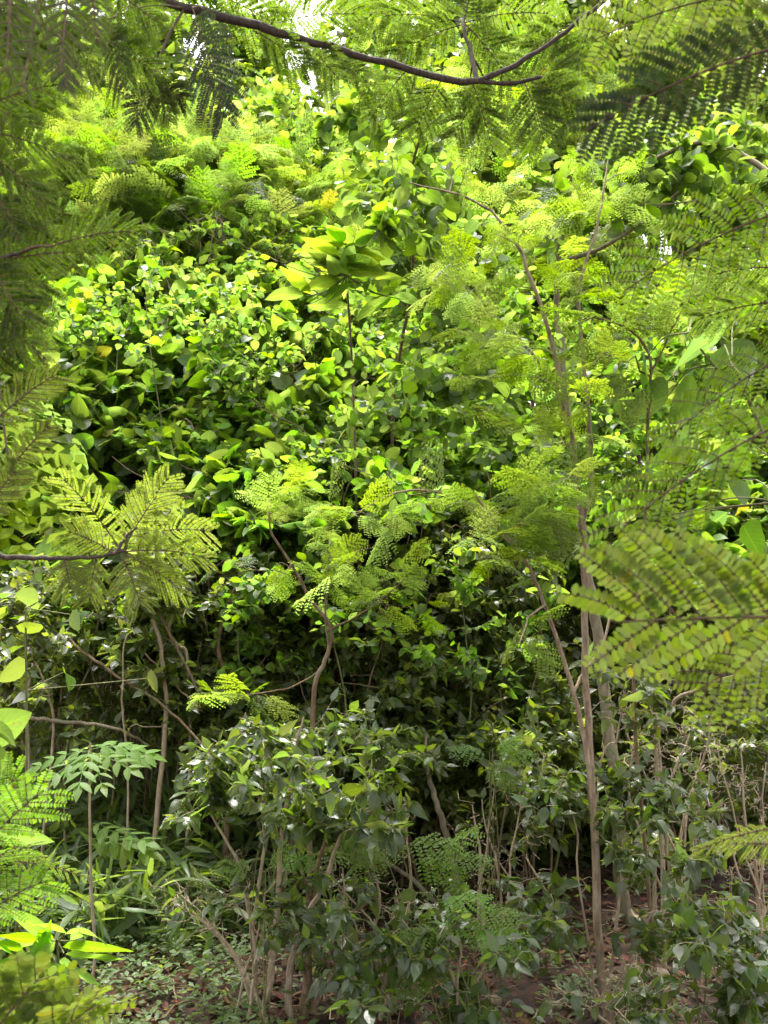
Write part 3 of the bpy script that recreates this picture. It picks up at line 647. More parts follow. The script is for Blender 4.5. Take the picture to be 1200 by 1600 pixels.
# ------------------------------------------------------------------ bare canes and vines at left
canes = [
    ([(55, 1180, 5.2), (55, 1060, 5.2), (52, 960, 5.3), (48, 880, 5.3)], .011, 'straight brown cane nearest the left edge'),
    ([(70, 1135, 5.0), (62, 1060, 5.0), (55, 960, 5.1)], .010, 'pale cane bent just beside the straight left cane'),
    ([(75, 1180, 5.4), (82, 1110, 5.4), (96, 1040, 5.4), (86, 960, 5.5)], .009, 'crooked thin cane crossing the level fallen branch'),
    ([(103, 1190, 5.3), (120, 1120, 5.3), (140, 1040, 5.3), (155, 960, 5.3)], .009, 'leaning pale cane left of the upright green cane'),
    ([(198, 1150, 5.0), (203, 1060, 5.0), (207, 980, 5.0), (212, 880, 5.1)], .008, 'thin greenish cane beside the thick upright pole'),
    ([(243, 1140, 5.1), (244, 1040, 5.1), (242, 950, 5.1), (240, 850, 5.2)], .019, 'thick pale upright pole in the left thicket'),
    ([(290, 1070, 5.2), (280, 1010, 5.2), (275, 960, 5.2), (268, 880, 5.3)], .013, 'short leaning pole right of the thick upright pole'),
]
rngc = np.random.default_rng(77)
for i, (pts, r, lab) in enumerate(canes):
    w3 = [P(*p) for p in pts]; b = w3[0].copy(); b[2] = hgt(b[0], b[1]) - .02; w3 = [b] + w3
    plant('woody_cane', lab, 'cane', 'bare canes of the left thicket', b, [(w3, r * .75, r * .4)], [(12, pts[-1][0], pts[-1][1] + 20, 40, 60, pts[-1][2], .2), (5, pts[1][0], pts[1][1], 30, 60, pts[1][2], .15)], S_dark, 500 + i, wood='twig')
vines = [
    ([(30, 1120, 5.0), (110, 1128, 5.0), (180, 1138, 5.0), (232, 1165, 5.1)], .014, 'nearly level brown branch lying across the canes'),
    ([(60, 940, 5.3), (120, 1010, 5.1), (190, 1060, 5.0), (265, 1110, 5.0), (330, 1180, 4.9)], .012, 'long brown vine sloping down to the right across the canes'),
    ([(150, 925, 5.4), (190, 980, 5.3), (240, 1035, 5.2), (310, 1105, 5.1)], .010, 'thin vine sloping from the yellowish frond to the dark shrub'),
    ([(210, 880, 5.2), (250, 960, 5.1), (300, 1060, 5.1), (310, 1090, 5.1)], .011, 'grey vine crossing behind the short leaning pole'),
]
for i, (pts, r, lab) in enumerate(vines):
    w3 = [P(*p) for p in pts]; g = Geo(); p = smooth(w3, 26); p[1:-1] += rngc.normal(size=(24, 3)) * .0022
    tubes(g, p, np.linspace(r, r * .6, 26) * .75, 7); o = g.build('woody_vine', M['bark' if i != 0 else 'bark_grey'], None, p[0]); o.location = p[0]
    tag(o, lab, 'vine', 'bare vines of the left thicket')

# ------------------------------------------------------------------ bamboo grass
def grass_clump(i, px, Y, n, h, label):
    rng = np.random.default_rng(600 + i); b = G(px, Y); root = thing('bamboo_grass', label, 'bamboo grass', b, 'clumps of bamboo grass'); K = 6
    c = np.zeros((n, K, 3)); r = np.zeros((n, K)); t = np.linspace(0, 1, K)
    for k in range(n):
        a = rng.random() * 6.28; L = h * rng.uniform(.6, 1.2); o = b + np.array((rng.normal() * .22, rng.normal() * .2, 0)); o[2] = hgt(o[0], o[1]) - .01
        lean = rng.uniform(.15, .75); d = np.array((math.cos(a) * lean, math.sin(a) * lean, 1)); c[k] = o + d * L * t[:, None] + np.array((math.cos(a), math.sin(a), -1.1)) * (L * .35 * lean) * (t[:, None] ** 2.2); r[k] = np.linspace(.0028, .001, K)
    g = Geo(); tubes(g, c, r, 4, rng); g.build('stalks', M['greentwig'], root, b)
    sp = Sp(T_lance, 'grass', .17, 11, h * .85, .35, .9, .95, .3, sv=.3); g = Geo(); pos, d, nn, sz = leaf_on(rng, c, sp); add_leaves(g, sp.tm, pos, d, nn, sz, rng); g.build('foliage', M['grass'], root, b)
gc = [(20, 5.2, 'bamboo grass clump at the left edge under the broad leaves'), (95, 5.6, 'bamboo grass clump left of the thin upright sapling'), (190, 5.8, 'bamboo grass clump behind the whorled sapling'), (270, 5.5, 'bamboo grass clump left of the glossy front shrub'),
      (50, 6.3, 'dark bamboo grass clump under the level branch'), (150, 6.6, 'bamboo grass clump back under the left canes'), (250, 6.7, 'bamboo grass clump at the foot of the thick pole'), (330, 6.4, 'bamboo grass clump right of the thick pole foot'),
      (120, 4.7, 'near bamboo grass clump beside the sapling foot'), (215, 4.9, 'near bamboo grass clump over the brown litter'), (320, 4.9, 'bamboo grass clump behind the front shrub stems'), (30, 4.5, 'near bamboo grass clump behind the feathery seedlings'), (400, 5.9, 'bamboo grass clump in the shade behind the front shrub'), (-60, 5.4, 'bamboo grass clump running out of the left edge')]
for i, (px, Y, lab) in enumerate(gc): grass_clump(i, px, Y, 34, .72 if Y > 5 else .5, lab)
# long strap leaf
g = Geo(); b = P(165, 1420, 4.8); add_leaves(g, T_lance[:1], [P(172, 1425, 4.8)], [P(150, 1360, 4.7) - P(172, 1425, 4.8)], [(-.4, -1, .4)], [.30], np.random.default_rng(1))
add_leaves(g, T_lance[:1], [P(172, 1425, 4.8)] * 3, [(.25, -.1, .35), (-.1, .2, .4), (.3, .2, .2)], [(0, -1, .5)] * 3, [.22, .25, .2], np.random.default_rng(2)); st = smooth([G(172, 4.8), P(172, 1425, 4.8)], 5)
tubes(g, st, np.full(5, .004), 5); o = g.build('strap_plant', M['grass'], None, st[0]); o.location = st[0]; tag(o, 'long dark strap leaf beside the thin upright sapling', 'plant')

# ------------------------------------------------------------------ the slender feathery tree and its neighbours
sl_base = G(945, 3.95)
A = [sl_base, P(940, 1500, 3.95), P(932, 1300, 3.95), P(924, 1180, 3.97), P(917, 1020, 4.0), P(915, 880, 4.0), P(908, 800, 4.0), P(893, 700, 4.05), P(868, 570, 4.1), P(828, 440, 4.1), P(800, 370, 4.15), P(745, 315, 4.2), P(640, 285, 4.25)]
B = [P(926, 1200, 3.97), P(905, 1100, 3.97), P(880, 1020, 3.95), P(850, 940, 3.9), P(822, 880, 3.85), P(770, 810, 3.8), P(740, 770, 3.8)]
Cc = [P(899, 1080, 4.0), P(915, 1045, 4.05), P(945, 1000, 4.1), P(965, 900, 4.2), P(985, 830, 4.3)]
D = [P(903, 815, 4.0), P(918, 760, 4.02), P(916, 640, 4.05), P(905, 520, 4.1), P(908, 440, 4.15), P(935, 350, 4.2), P(950, 250, 4.3)]
E = [P(822, 880, 3.85), P(800, 850, 3.9), P(700, 775, 4.0), P(620, 770, 4.1), P(560, 800, 4.1)]
fl = [(14, 690, 410, 60, 60, 4.1, .2), (10, 700, 480, 50, 30, 4.1, .2), (14, 780, 545, 50, 40, 4.1, .2), (16, 865, 430, 50, 55, 4.1, .2), (8, 990, 490, 30, 20, 3.9, .1), (8, 940, 560, 45, 30, 4., .15), (18, 850, 800, 60, 50, 3.9, .2),
      (16, 790, 790, 60, 40, 3.85, .2), (12, 750, 780, 40, 35, 3.9, .2), (12, 900, 340, 40, 50, 4.2, .2), (16, 780, 200, 50, 60, 4.2, .3), (12, 700, 180, 50, 60, 4.2, .3), (8, 970, 320, 40, 30, 4.2, .2), (12, 560, 780, 50, 40, 4.2, .2),
      (12, 860, 690, 40, 30, 4.0, .2), (12, 840, 880, 40, 40, 3.9, .2), (12, 820, 310, 50, 40, 4.2, .2)]
plant('slender_tree', 'slender feathery leaved tree with pale forked stem rising to arching tips', 'tree', None, sl_base, [(A, .0175, .0035), (B, .010, .0035), (Cc, .007, .003), (D, .011, .0035), (E, .007, .003)], fl, S_feath, 700, 'trunk', 'crown', wood='bark_pale', sides=10, wob=.04, crook=.002, split=True)

gb = G(977, 5.1)
plant('grey_tree', 'grey barked tree standing behind the slender feathery tree', 'tree', None, gb,
      [([gb, P(970, 1400, 5.1), P(958, 1230, 5.1), P(930, 1010, 5.1), P(905, 860, 5.1), P(893, 700, 5.15), P(880, 560, 5.2), P(872, 420, 5.2), P(905, 300, 5.2)], .038, .008), ([P(893, 700, 5.15), P(860, 600, 5.2), P(800, 520, 5.3), P(740, 470, 5.3)], .014, .005), ([P(872, 420, 5.2), P(960, 380, 5.0), P(1060, 300, 4.8)], .014, .005)],
      [(40, 720, 560, 110, 110, 5.3, .3), (30, 700, 430, 90, 60, 5.2, .3), (30, 620, 620, 90, 60, 5.3, .3), (34, 800, 640, 80, 70, 5.2, .3), (40, 900, 300, 90, 90, 5.2, .3)], S_round, 710, 'trunk', 'crown', wood='bark_grey', sides=12, crook=.005)
rb = G(1290, 4.6)
plant('round_leaved_tree', 'round leaved tree reaching in from the right beneath the dark frond', 'tree', None, rb,
      [([rb, P(1290, 900, 4.6), P(1270, 420, 4.6), P(1150, 235, 4.9), P(1000, 255, 4.9), P(930, 270, 4.9)], .026, .004), ([P(1270, 420, 4.6), P(1180, 320, 4.8), P(1010, 320, 4.8)], .010, .003)],
      [(60, 1110, 240, 120, 60, 5.0, .25), (40, 1020, 270, 80, 60, 4.95, .2), (40, 1170, 320, 70, 70, 5.0, .25), (20, 980, 230, 50, 40, 4.9, .2)], S_round, 720, 'trunk', 'crown', wood='bark_grey')
rb = G(570, 6.6)
plant('round_leaved_tree', 'round leaved sapling hanging leaves below the arching branch', 'tree', None, rb,
      [([rb, P(620, 1000, 6.6), P(640, 700, 6.2), P(655, 480, 5.6), P(640, 300, 5.0), P(660, 200, 4.8), P(700, 150, 4.7)], .014, .004)],
      [(40, 600, 250, 60, 100, 4.9, .3), (30, 560, 190, 50, 50, 4.9, .3), (30, 680, 240, 50, 80, 4.9, .3), (24, 590, 330, 50, 40, 5.0, .3), (16, 700, 370, 50, 40, 5.0, .3)], S_round, 730, 'trunk', 'crown', wood='bark')

# rosette sapling with long leaves
b = G(548, 6.0); root = thing('rosette_sapling', 'sapling with a rosette of long shining leaves in front of the sunlit trees', 'sapling', b)
rg = np.random.default_rng(33); g = Geo(); p = smooth([b, P(560, 1000, 6.0), P(552, 620, 5.8), P(541, 430, 5.4), P(538, 392, 5.2)], 20); tubes(g, p, np.linspace(.011, .005, 20), 7); g.build('stem', M['bark'], root, b)
g = Geo(); pos, dd, nn, sz = [], [], [], []
for k in range(26):
    a = k * 2.4; tip = P(540 + rg.normal() * 6, 395 + rg.normal() * 12 + (k % 3) * 12, 5.2); pos.append(tip); e = rg.uniform(-.35, .5)
    dd.append((math.cos(a), math.sin(a) * .5 - .15, e)); nn.append((-.3 * math.cos(a), .6, .8)); sz.append(rg.uniform(.15, .27))
for k in range(18):
    c = P(rg.uniform(440, 640), rg.uniform(385, 480), 5.3); pos.append(c); dd.append((rg.normal(), rg.normal() * .5, rg.normal() * .4 + .1)); nn.append((rg.normal() * .3, .6, .8)); sz.append(rg.uniform(.17, .28))
tw = np.array([smooth([P(541, 430, 5.2), (P(541, 430, 5.2) + q) / 2 + np.array((0, 0, -.03)), q], 5) for q in pos[26:]]); g2 = Geo(); tubes(g2, tw, np.tile(np.linspace(.004, .002, 5), (18, 1)), 4); g2.build('branchwork', M['greentwig'], root, b)
add_leaves(g, variants(ovate, .36, 7, .06), pos, dd, nn, sz, rg); g.build('foliage', M['young'], root, b)

# huge-leaved climber at right
b = G(1230, 3.7); root = thing('large_leaved_climber', 'climber with huge backlit heart leaves beside the right fronds', 'climber', b)
g = Geo(); p = smooth([b, P(1240, 900, 3.7), P(1160, 600, 3.6), P(1120, 575, 3.6), P(1075, 520, 3.6)], 20); tubes(g, p, np.linspace(.012, .003, 20), 6); g.build('stem', M['greentwig'], root, b)
big = [((1100, 640), (1060, 690), .24), ((1132, 520), (1020, 570), .34), ((1130, 540), (1180, 620), .27), ((1045, 618), (960, 660), .25), ((1090, 605), (1000, 700), .24), ((1010, 560), (1000, 625), .19), ((1150, 490), (1190, 450), .17), ((1060, 700), (1000, 740), .2), ((1130, 690), (1180, 740), .2), ((1160, 750), (1150, 820), .16), ((1190, 640), (1230, 690), .2), ((1160, 820), (1190, 880), .18), ((1110, 450), (1140, 480), .14), ((900, 850), (870, 900), .15), ((1080, 800), (1050, 840), .15), ((960, 850), (985, 905), .17)]
rg = np.random.default_rng(44)
for k, (a, c, s) in enumerate(big):
    Y = 3.6 + rg.uniform(-.1, .35) + (.3 if k > 4 else 0); g = Geo(); p0, p1 = P(*a, Y), P(*c, Y - .06); add_leaves(g, [T_heart_big[k % 4]], [p0], [p1 - p0], [(rg.normal() * .3, .5 + rg.normal() * .2, .85)], [s * .85], rg)
    lf = g.build('leaf', M['huge'], root, b); q = p[np.argmin(np.linalg.norm(p - p0, axis=1))]
    g2 = Geo(); tubes(g2, smooth([q, (q + p0) / 2 + np.array((0, .02, .04)), p0], 8), np.linspace(.004, .002, 8), 5); g2.build('leafstalk', M['greentwig'], lf, b)

# side sapling right of the slender tree
b = G(1010, 4.3)
plant('feathery_sapling', 'thin feathery sapling with bright tuft left of the huge leaves', 'sapling', 'feathery saplings', b, [([b, P(1015, 1200, 4.2), P(1008, 900, 4.1), P(1003, 720, 4.0), P(999, 600, 3.95), P(985, 525, 3.9), P(945, 492, 3.9)], .009, .004), ([P(999, 590, 3.95), P(1040, 520, 3.9), P(1085, 460, 3.9)], .004, .002)], [(10, 985, 490, 30, 18, 3.9, .08), (8, 930, 560, 30, 25, 3.95, .1), (5, 1070, 470, 30, 20, 3.9, .1)], S_feath, 740)
b = G(485, 4.8)
plant('feathery_sapling', 'reddish twigged feathery sapling in the middle of the dark shrubs', 'sapling', 'feathery saplings', b, [([b, P(488, 1110, 4.8), P(495, 1030, 4.8), P(502, 970, 4.8), P(470, 920, 4.8), P(440, 850, 4.8), P(430, 800, 4.8)], .013, .004), ([P(498, 1000, 4.8), P(505, 930, 4.8), P(515, 880, 4.8)], .006, .003), ([P(502, 985, 4.8), P(560, 960, 4.8), P(640, 900, 4.7)], .006, .002), ([P(490, 1050, 4.8), P(450, 1075, 4.8), P(390, 1085, 4.7)], .005, .002)],
      [(14, 470, 880, 50, 40, 4.8, .2), (12, 440, 800, 40, 30, 4.8, .2), (10, 590, 930, 50, 30, 4.8, .2), (9, 380, 1075, 50, 20, 4.7, .2), (8, 620, 920, 50, 30, 4.8, .1)], S_feath, 741, wood='bark')

# ------------------------------------------------------------------ glossy front shrubs
def front(px, Y, stems, cl, seed, label, bare=.15, sp=S_ficus, group='glossy leaved shrubs at the front', wood='twig', r=.014):
    b = G(px, Y); L = []
    for s in stems:
        w3 = [P(*q) for q in s]; o = w3[0].copy(); o[2] = hgt(o[0], o[1]) - .02; L.append(([o] + w3, r * np.random.default_rng(seed + len(L)).uniform(.7, 1.15), .003))
    return plant('glossy_shrub', label, 'shrub', group, b, L, cl, sp, seed, bare=bare, wood=wood, wob=.09, split=True)
front(405, 3.85, [[(405, 1560, 3.85), (402, 1460, 3.85), (408, 1330, 3.85), (405, 1230, 3.85), (420, 1150, 3.85)], [(415, 1560, 3.85), (432, 1440, 3.83), (452, 1300, 3.8), (455, 1210, 3.8), (470, 1120, 3.8)], [(400, 1560, 3.9), (388, 1440, 3.9), (370, 1350, 3.9), (330, 1260, 3.9)], [(455, 1500, 3.85), (490, 1400, 3.85), (530, 1310, 3.85), (600, 1250, 3.85)]],
      [(62, 400, 1190, 100, 70, 3.85, .35), (50, 530, 1180, 90, 70, 3.95, .35), (26, 440, 1280, 90, 50, 3.8, .25), (26, 560, 1260, 80, 40, 3.9, .25), (14, 330, 1240, 50, 40, 3.9, .25)], 801, 'glossy shrub on several pale stems left of centre with shining drooping leaves', .05)
front(480, 3.9, [[(475, 1560, 3.9), (488, 1450, 3.9), (500, 1350, 3.9), (515, 1280, 3.9)], [(485, 1570, 3.9), (470, 1480, 3.9), (480, 1400, 3.9), (470, 1330, 3.9)], [(490, 1570, 3.9), (520, 1480, 3.9), (560, 1420, 3.85), (590, 1400, 3.85)]],
      [(24, 530, 1420, 70, 50, 3.85, .25), (26, 470, 1380, 80, 60, 3.9, .2), (18, 580, 1480, 60, 50, 3.8, .2), (14, 500, 1510, 50, 30, 3.8, .2)], 802, 'lower glossy shrub with thick dark stems beside the pale stemmed one', .45, wood='bark', r=.02)
front(945, 4.1, [[(940, 1570, 4.1), (900, 1500, 4.1), (870, 1420, 4.1), (820, 1340, 4.1)], [(945, 1560, 4.1), (960, 1400, 4.1), (975, 1300, 4.1), (1000, 1230, 4.1)], [(935, 1560, 4.1), (915, 1400, 4.1), (900, 1300, 4.1), (870, 1220, 4.1)], [(950, 1560, 4.1), (1000, 1470, 4.1), (1030, 1400, 4.1)]],
      [(30, 900, 1220, 80, 40, 4.1, .15), (24, 1000, 1250, 50, 45, 4.05, .15), (20, 850, 1240, 40, 35, 4.05, .15), (18, 850, 1395, 45, 40, 4.0, .15), (12, 975, 1330, 30, 40, 4.1, .15), (7, 860, 1500, 50, 40, 3.95, .1), (6, 990, 1450, 30, 40, 4.0, .1)], 803, 'glossy shrub with thin bare twigs around the slender tree foot', .2, r=.008)
front(720, 3.7, [[(720, 1570, 3.7), (690, 1500, 3.7), (640, 1450, 3.7)], [(725, 1570, 3.7), (760, 1500, 3.7), (800, 1450, 3.7)], [(718, 1570, 3.7), (715, 1480, 3.7), (700, 1420, 3.7)]],
      [(26, 640, 1470, 70, 50, 3.7, .2), (16, 730, 1540, 70, 35, 3.65, .2), (20, 810, 1470, 40, 40, 3.7, .2), (12, 700, 1400, 60, 35, 3.75, .2), (10, 600, 1550, 50, 40, 3.65, .2)], 804, 'low spreading glossy shrub between the two front stems', .2, r=.008)
front(1150, 3.6, [[(1140, 1570, 3.6), (1110, 1500, 3.6), (1080, 1440, 3.6)], [(1160, 1570, 3.6), (1180, 1500, 3.6), (1190, 1420, 3.6)], [(1150, 1570, 3.6), (1060, 1540, 3.55), (1010, 1570, 3.5)]],
      [(36, 1140, 1500, 70, 50, 3.6, .2), (24, 1090, 1440, 60, 50, 3.6, .2), (20, 1180, 1560, 60, 40, 3.55, .15), (14, 1100, 1300, 40, 50, 3.6, .15), (10, 1020, 1560, 50, 30, 3.5, .1)], 805, 'glossy shrub in the lower right corner with bluish shining leaves', .1, r=.009)
# bare twiggy shrubs
def bare_shrub(px, Y, cl, seed, label, n=5):
    cl = [(int(c[0] * 2.0),) + tuple(c[1:]) for c in cl]
    rng = np.random.default_rng(seed); b = G(px, Y); st = []
    for k in range(n):
        c = cl[k % len(cl)]; tp = P(c[1] + rng.normal() * c[3] * .5, c[2] - abs(rng.normal()) * c[4] * .6, c[5]); o = b + np.array((rng.normal() * .05, rng.normal() * .05, -.02)); st.append(([o, (o + tp) / 2 + np.array((rng.normal() * .06, 0, .02)), tp], rng.uniform(.006, .011), .0025))
    return plant('bare_shrub', label, 'shrub', 'nearly leafless twiggy shrubs', b, st, cl, S_ficus, seed, bare=.95, wood='twig', wob=.12, split=True)
bare_shrub(1150, 4.2, [(70, 1130, 1250, 80, 120, 4.2, .3), (50, 1170, 1380, 60, 90, 4.2, .25)], 811, 'tangle of bare pale twigs at the right edge', 8)
bare_shrub(1010, 3.7, [(40, 1000, 1540, 60, 50, 3.65, .2), (20, 900, 1560, 60, 30, 3.65, .15)], 812, 'low bare twigs right of the slender tree foot', 5)
bare_shrub(400, 3.8, [(34, 380, 1420, 80, 80, 3.8, .25), (24, 300, 1400, 60, 30, 3.9, .2)], 813, 'bare side twigs around the pale stemmed shrub', 5)
bare_shrub(760, 4.6, [(30, 740, 1350, 60, 90, 4.6, .25), (24, 800, 1280, 60, 80, 4.7, .25)], 814, 'thin bare shrub in front of the brown bank', 5)
bare_shrub(1060, 4.9, [(50, 1080, 1180, 80, 80, 4.9, .3), (24, 1000, 1130, 50, 60, 4.8, .25)], 815, 'bare shrub behind the glossy corner shrub', 6)
bare_shrub(560, 3.9, [(40, 560, 1400, 70, 90, 3.9, .2), (20, 600, 1300, 60, 50, 3.9, .2)], 816, 'bare twigs between the two left front shrubs', 5)

def snag(pts, r, lab, cat='sapling stem', mat='bark_grey'):
    w3 = [P(*p) for p in pts]; o = w3[0].copy(); o[2] = hgt(o[0], o[1]) - .03
    rg = np.random.default_rng(int(pts[0][0])); return plant('bare_sapling', lab, 'sapling', 'leafless leaning saplings', o, [([o] + w3, r, r * .4)], [(8, pts[-1][0], pts[-1][1], 50, 50, pts[-1][2], .2)], S_dark, int(pts[0][0]) + 900, wood=mat, sides=8)
snag([(715, 1420, 5.0), (700, 1330, 5.0), (682, 1270, 5.0), (672, 1210, 5.05), (668, 1150, 5.1)], .022, 'leaning grey sapling behind the bright fern leaf')
snag([(690, 1420, 5.2), (640, 1370, 5.2), (600, 1345, 5.2), (560, 1310, 5.3)], .016, 'low grey stem leaning left from the bank foot')
snag([(1030, 1190, 4.6), (1052, 1110, 4.5), (1090, 1075, 4.4), (1180, 1050, 4.3)], .012, 'pale bent sapling under the drooping right frond', mat='twig')
snag([(930, 1210, 4.4), (965, 1150, 4.4), (980, 1075, 4.4)], .006, 'thin straw coloured stem right of the slender tree', mat='twig')
snag([(350, 1150, 5.3), (345, 1000, 5.3), (380, 900, 5.4)], .018, 'dark leaning stem in the shade right of the canes', mat='bark')
snag([(745, 1470, 4.9), (770, 1350, 4.9), (790, 1230, 4.9), (800, 1150, 5.0)], .006, 'reddish thin stem before the brown bank', mat='bark')
snag([(1030, 1500, 4.8), (1022, 1420, 4.8), (1020, 1320, 4.9)], .02, 'short upright stem right of the grey tree', mat='bark_grey')

# ------------------------------------------------------------------ thin whorled sapling at left
b = G(148, 3.75); root = thing('whorled_sapling', 'thin upright sapling with flat whorls of bright leaves at left', 'sapling', b); rg = np.random.default_rng(55)
g = Geo(); p = smooth([b, P(148, 1500, 3.75), P(143, 1400, 3.75), P(140, 1250, 3.75), P(141, 1185, 3.75), P(141, 1160, 3.75)], 22); tubes(g, p, np.linspace(.007, .004, 22), 6); g.build('stem', M['twig'], root, b)
g = Geo(); ps, ds_, ns_, ss_ = [], [], [], []
for k in range(11): a = k * 2.4; ps.append(P(141, 1165 + k * 2, 3.75)); ds_.append((math.cos(a), math.sin(a), -.12 + rg.normal() * .15)); ns_.append((0, -.5, .9)); ss_.append(rg.uniform(.15, .22))
for (x, y) in ((140, 1285), (142, 1295), (143, 1320), (140, 1310)): ps.append(P(x, y, 3.75)); a = rg.uniform(-.4, .4); ds_.append((math.cos(a), math.sin(a) - .3, .1)); ns_.append((0, -.3, 1)); ss_.append(rg.uniform(.18, .26))
add_leaves(g, T_pinn, ps, ds_, ns_, ss_, rg); g.build('foliage', M['sunned'], root, b)

# ------------------------------------------------------------------ fern-like seedlings
def seedling(px, Y, tops, seed, label, mat='sunned', size=.20, tm=T_fern):
    rg = np.random.default_rng(seed); b = G(px, Y); root = thing('feathery_seedling', label, 'seedling', b, 'feathery seedlings'); st = Geo(); lf = Geo()
    for (x, y, dx, dz, s) in tops:
        q = P(x, y, Y); tubes(st, smooth([b, (b + q) / 2 + np.array((rg.normal() * .02, .01, .02)), q], 8), np.linspace(.003, .0016, 8), 5)
        add_leaves(lf, tm, [q], [(dx, -.25, dz)], [(-.2 * dx, -.6, 1)], [s * size / .19], rg)
    st.build('stem', M['greentwig'], root, b); lf.build('foliage', M[mat], root, b)
seedling(690, 3.8, [(625, 1320, 1, .05, .20), (640, 1345, 1, -.2, .19), (680, 1335, .7, .5, .17), (600, 1330, -1, .0, .16), (700, 1345, 1, .1, .14)], 1, 'bright sunlit fern like seedling right of the front shrubs')
seedling(705, 3.65, [(680, 1410, 1, .15, .17), (670, 1430, 1, -.2, .18), (735, 1430, 1, .1, .15)], 2, 'fern like seedling below the bright sunlit one')
seedling(760, 3.6, [(730, 1465, 1, .1, .18), (740, 1480, 1, -.15, .17), (700, 1455, -1, .0, .15)], 3, 'lowest fern like seedling over the bottom shrub')
seedling(775, 4.3, [(765, 1175, -.6, .1, .16), (770, 1180, 1, .1, .15), (765, 1185, .3, -.3, .14), (770, 1170, .8, .4, .12)], 4, 'small tuft of fern leaf high in the shaded gap')
seedling(530, 3.9, [(520, 1318, 1, .1, .15), (530, 1330, 1, -.2, .17), (560, 1330, 1, .15, .16)], 5, 'fern like seedling behind the left front shrubs')
seedling(1075, 3.9, [(1060, 1400, .6, -.4, .24), (1075, 1390, .3, -.6, .24), (1090, 1420, -.7, -.4, .22), (1110, 1450, .5, -.5, .2)], 6, 'dull green feathery plant under the bare right twigs', 'acacia')
seedling(620, 3.6, [(600, 1540, 1, .1, .14), (640, 1535, .8, .3, .12), (610, 1555, -1, .0, .13)], 7, 'tiny fern like seedling at the bottom edge')
seedling(420, 3.7, [(400, 1350, -1, -.1, .13), (430, 1345, 1, .1, .13), (415, 1360, .3, .5, .13)], 8, 'small feathery seedling among the pale front stems')

# ------------------------------------------------------------------ near plants at the lower left
def broad_plant(px, Y, lv, seed, label, tm=T_broad, mat='lush', hh=None):
    rg = np.random.default_rng(seed); b = G(px, Y); root = thing('broad_leaved_plant', label, 'plant', b, 'broad leaved plants at the left edge')
    top = P(px, hh or lv[0][0][1], Y); g = Geo(); st = smooth([b, (b + top) / 2 + np.array((.03, 0, 0)), top], 10); tubes(g, st, np.linspace(.009, .004, 10), 6); g.build('stem', M['greentwig'], root, b)
    for k, (a, c, s) in enumerate(lv):
        p0, p1 = P(*a, Y + rg.uniform(-.08, .08)), P(*c, Y - .05); g = Geo(); add_leaves(g, [tm[k % 4]], [p0], [p1 - p0], [(rg.normal() * .25, .7, .55 + rg.normal() * .2)], [s], rg); lf = g.build('leaf', M[mat], root, b)
        q = st[np.argmin(np.linalg.norm(st - p0, axis=1))]; g2 = Geo(); tubes(g2, smooth([q, p0], 4), np.linspace(.003, .002, 4), 5); g2.build('leafstalk', M['greentwig'], lf, b)
broad_plant(-60, 1.9, [((-50, 1160), (62, 1108), .20), ((-40, 1160), (50, 1200), .16), ((-40, 1215), (25, 1240), .12), ((-50, 1075), (8, 1110), .12), ((-20, 1300), (80, 1310), .13), ((-30, 1130), (40, 1150), .12)], 21, 'plant with broad holed bright leaves at the left edge', hh=1060)
rgl = np.random.default_rng(5)
broad_plant(90, 2.9, [((80 + rgl.normal() * 30, 1500 + rgl.normal() * 25), (80 + rgl.normal() * 110, 1490 + rgl.normal() * 60), rgl.uniform(.12, .2)) for _ in range(14)] + [((80, 1470), (32, 1425), .20), ((85, 1470), (-10, 1470), .2), ((95, 1480), (215, 1478), .24), ((85, 1500), (20, 1530), .2), ((100, 1460), (180, 1440), .18), ((90, 1500), (140, 1540), .2), ((90, 1510), (40, 1540), .18), ((80, 1490), (60, 1440), .18), ((40, 1490), (-30, 1450), .2), ((100, 1490), (150, 1500), .17)], 22, 'plant with long pointed bright leaves low at left', tm=variants(lance, .23, 8, .03, 1.4), hh=1470)
broad_plant(40, 4.3, [((40, 1040), (0, 1060), .14), ((40, 990), (70, 960), .12), ((35, 1080), (15, 1120), .11), ((60, 940), (10, 930), .12), ((110, 960), (130, 990), .10), ((230, 1060), (252, 1075), .11), ((100, 1050), (130, 1080), .12)], 23, 'dull broad leaved plant among the canes at left', tm=T_heart, mat='ficus', hh=950)

def frond_plant(name, px, Y, fr, seed, label, cat, group, mat, **kw):
    b = G(px, Y); root = thing(name, label, cat, b, group)
    for k, (a, c, pl, dy) in enumerate(fr):
        p0, p1 = P(*a, Y), P(*c, Y + dy); frond(root, b, p0, p1, pl / F * Y, seed + k, mat=mat, **kw)
    g = Geo(); top = P(*fr[0][0], Y)
    tubes(g, smooth([b, (b + top) / 2, top], 8), np.linspace(.006, .003, 8), 6)
    for (a, c, pl, dy) in fr[1:]: q = P(*a, Y); tubes(g, smooth([b * .45 + top * .55, (b * .2 + top * .2 + q * .6), q], 6), np.linspace(.003, .0018, 6), 5)
    g.build('stem', M['greentwig'], root, b)
frond_plant('feathery_seedling', -40, 1.7, [((-30, 1330), (68, 1235), 62, 0), ((-40, 1440), (75, 1375), 50, 0), ((-40, 1290), (25, 1215), 60, .05), ((-30, 1370), (30, 1320), 55, -.1)], 31, 'bright feathery seedling at the left edge below the holed leaves', 'seedling', 'feathery seedlings', 'lush', pairs=6, leafw=.42, space=.42, leaf=.0115)
frond_plant('feathery_seedling', -30, 2.0, [((0, 1345), (135, 1372), 20, 0), ((-10, 1340), (70, 1340), 18, 0)], 32, 'yellowing feathery seedling frond at the left edge', 'seedling', 'feathery seedlings', 'young', pairs=10)
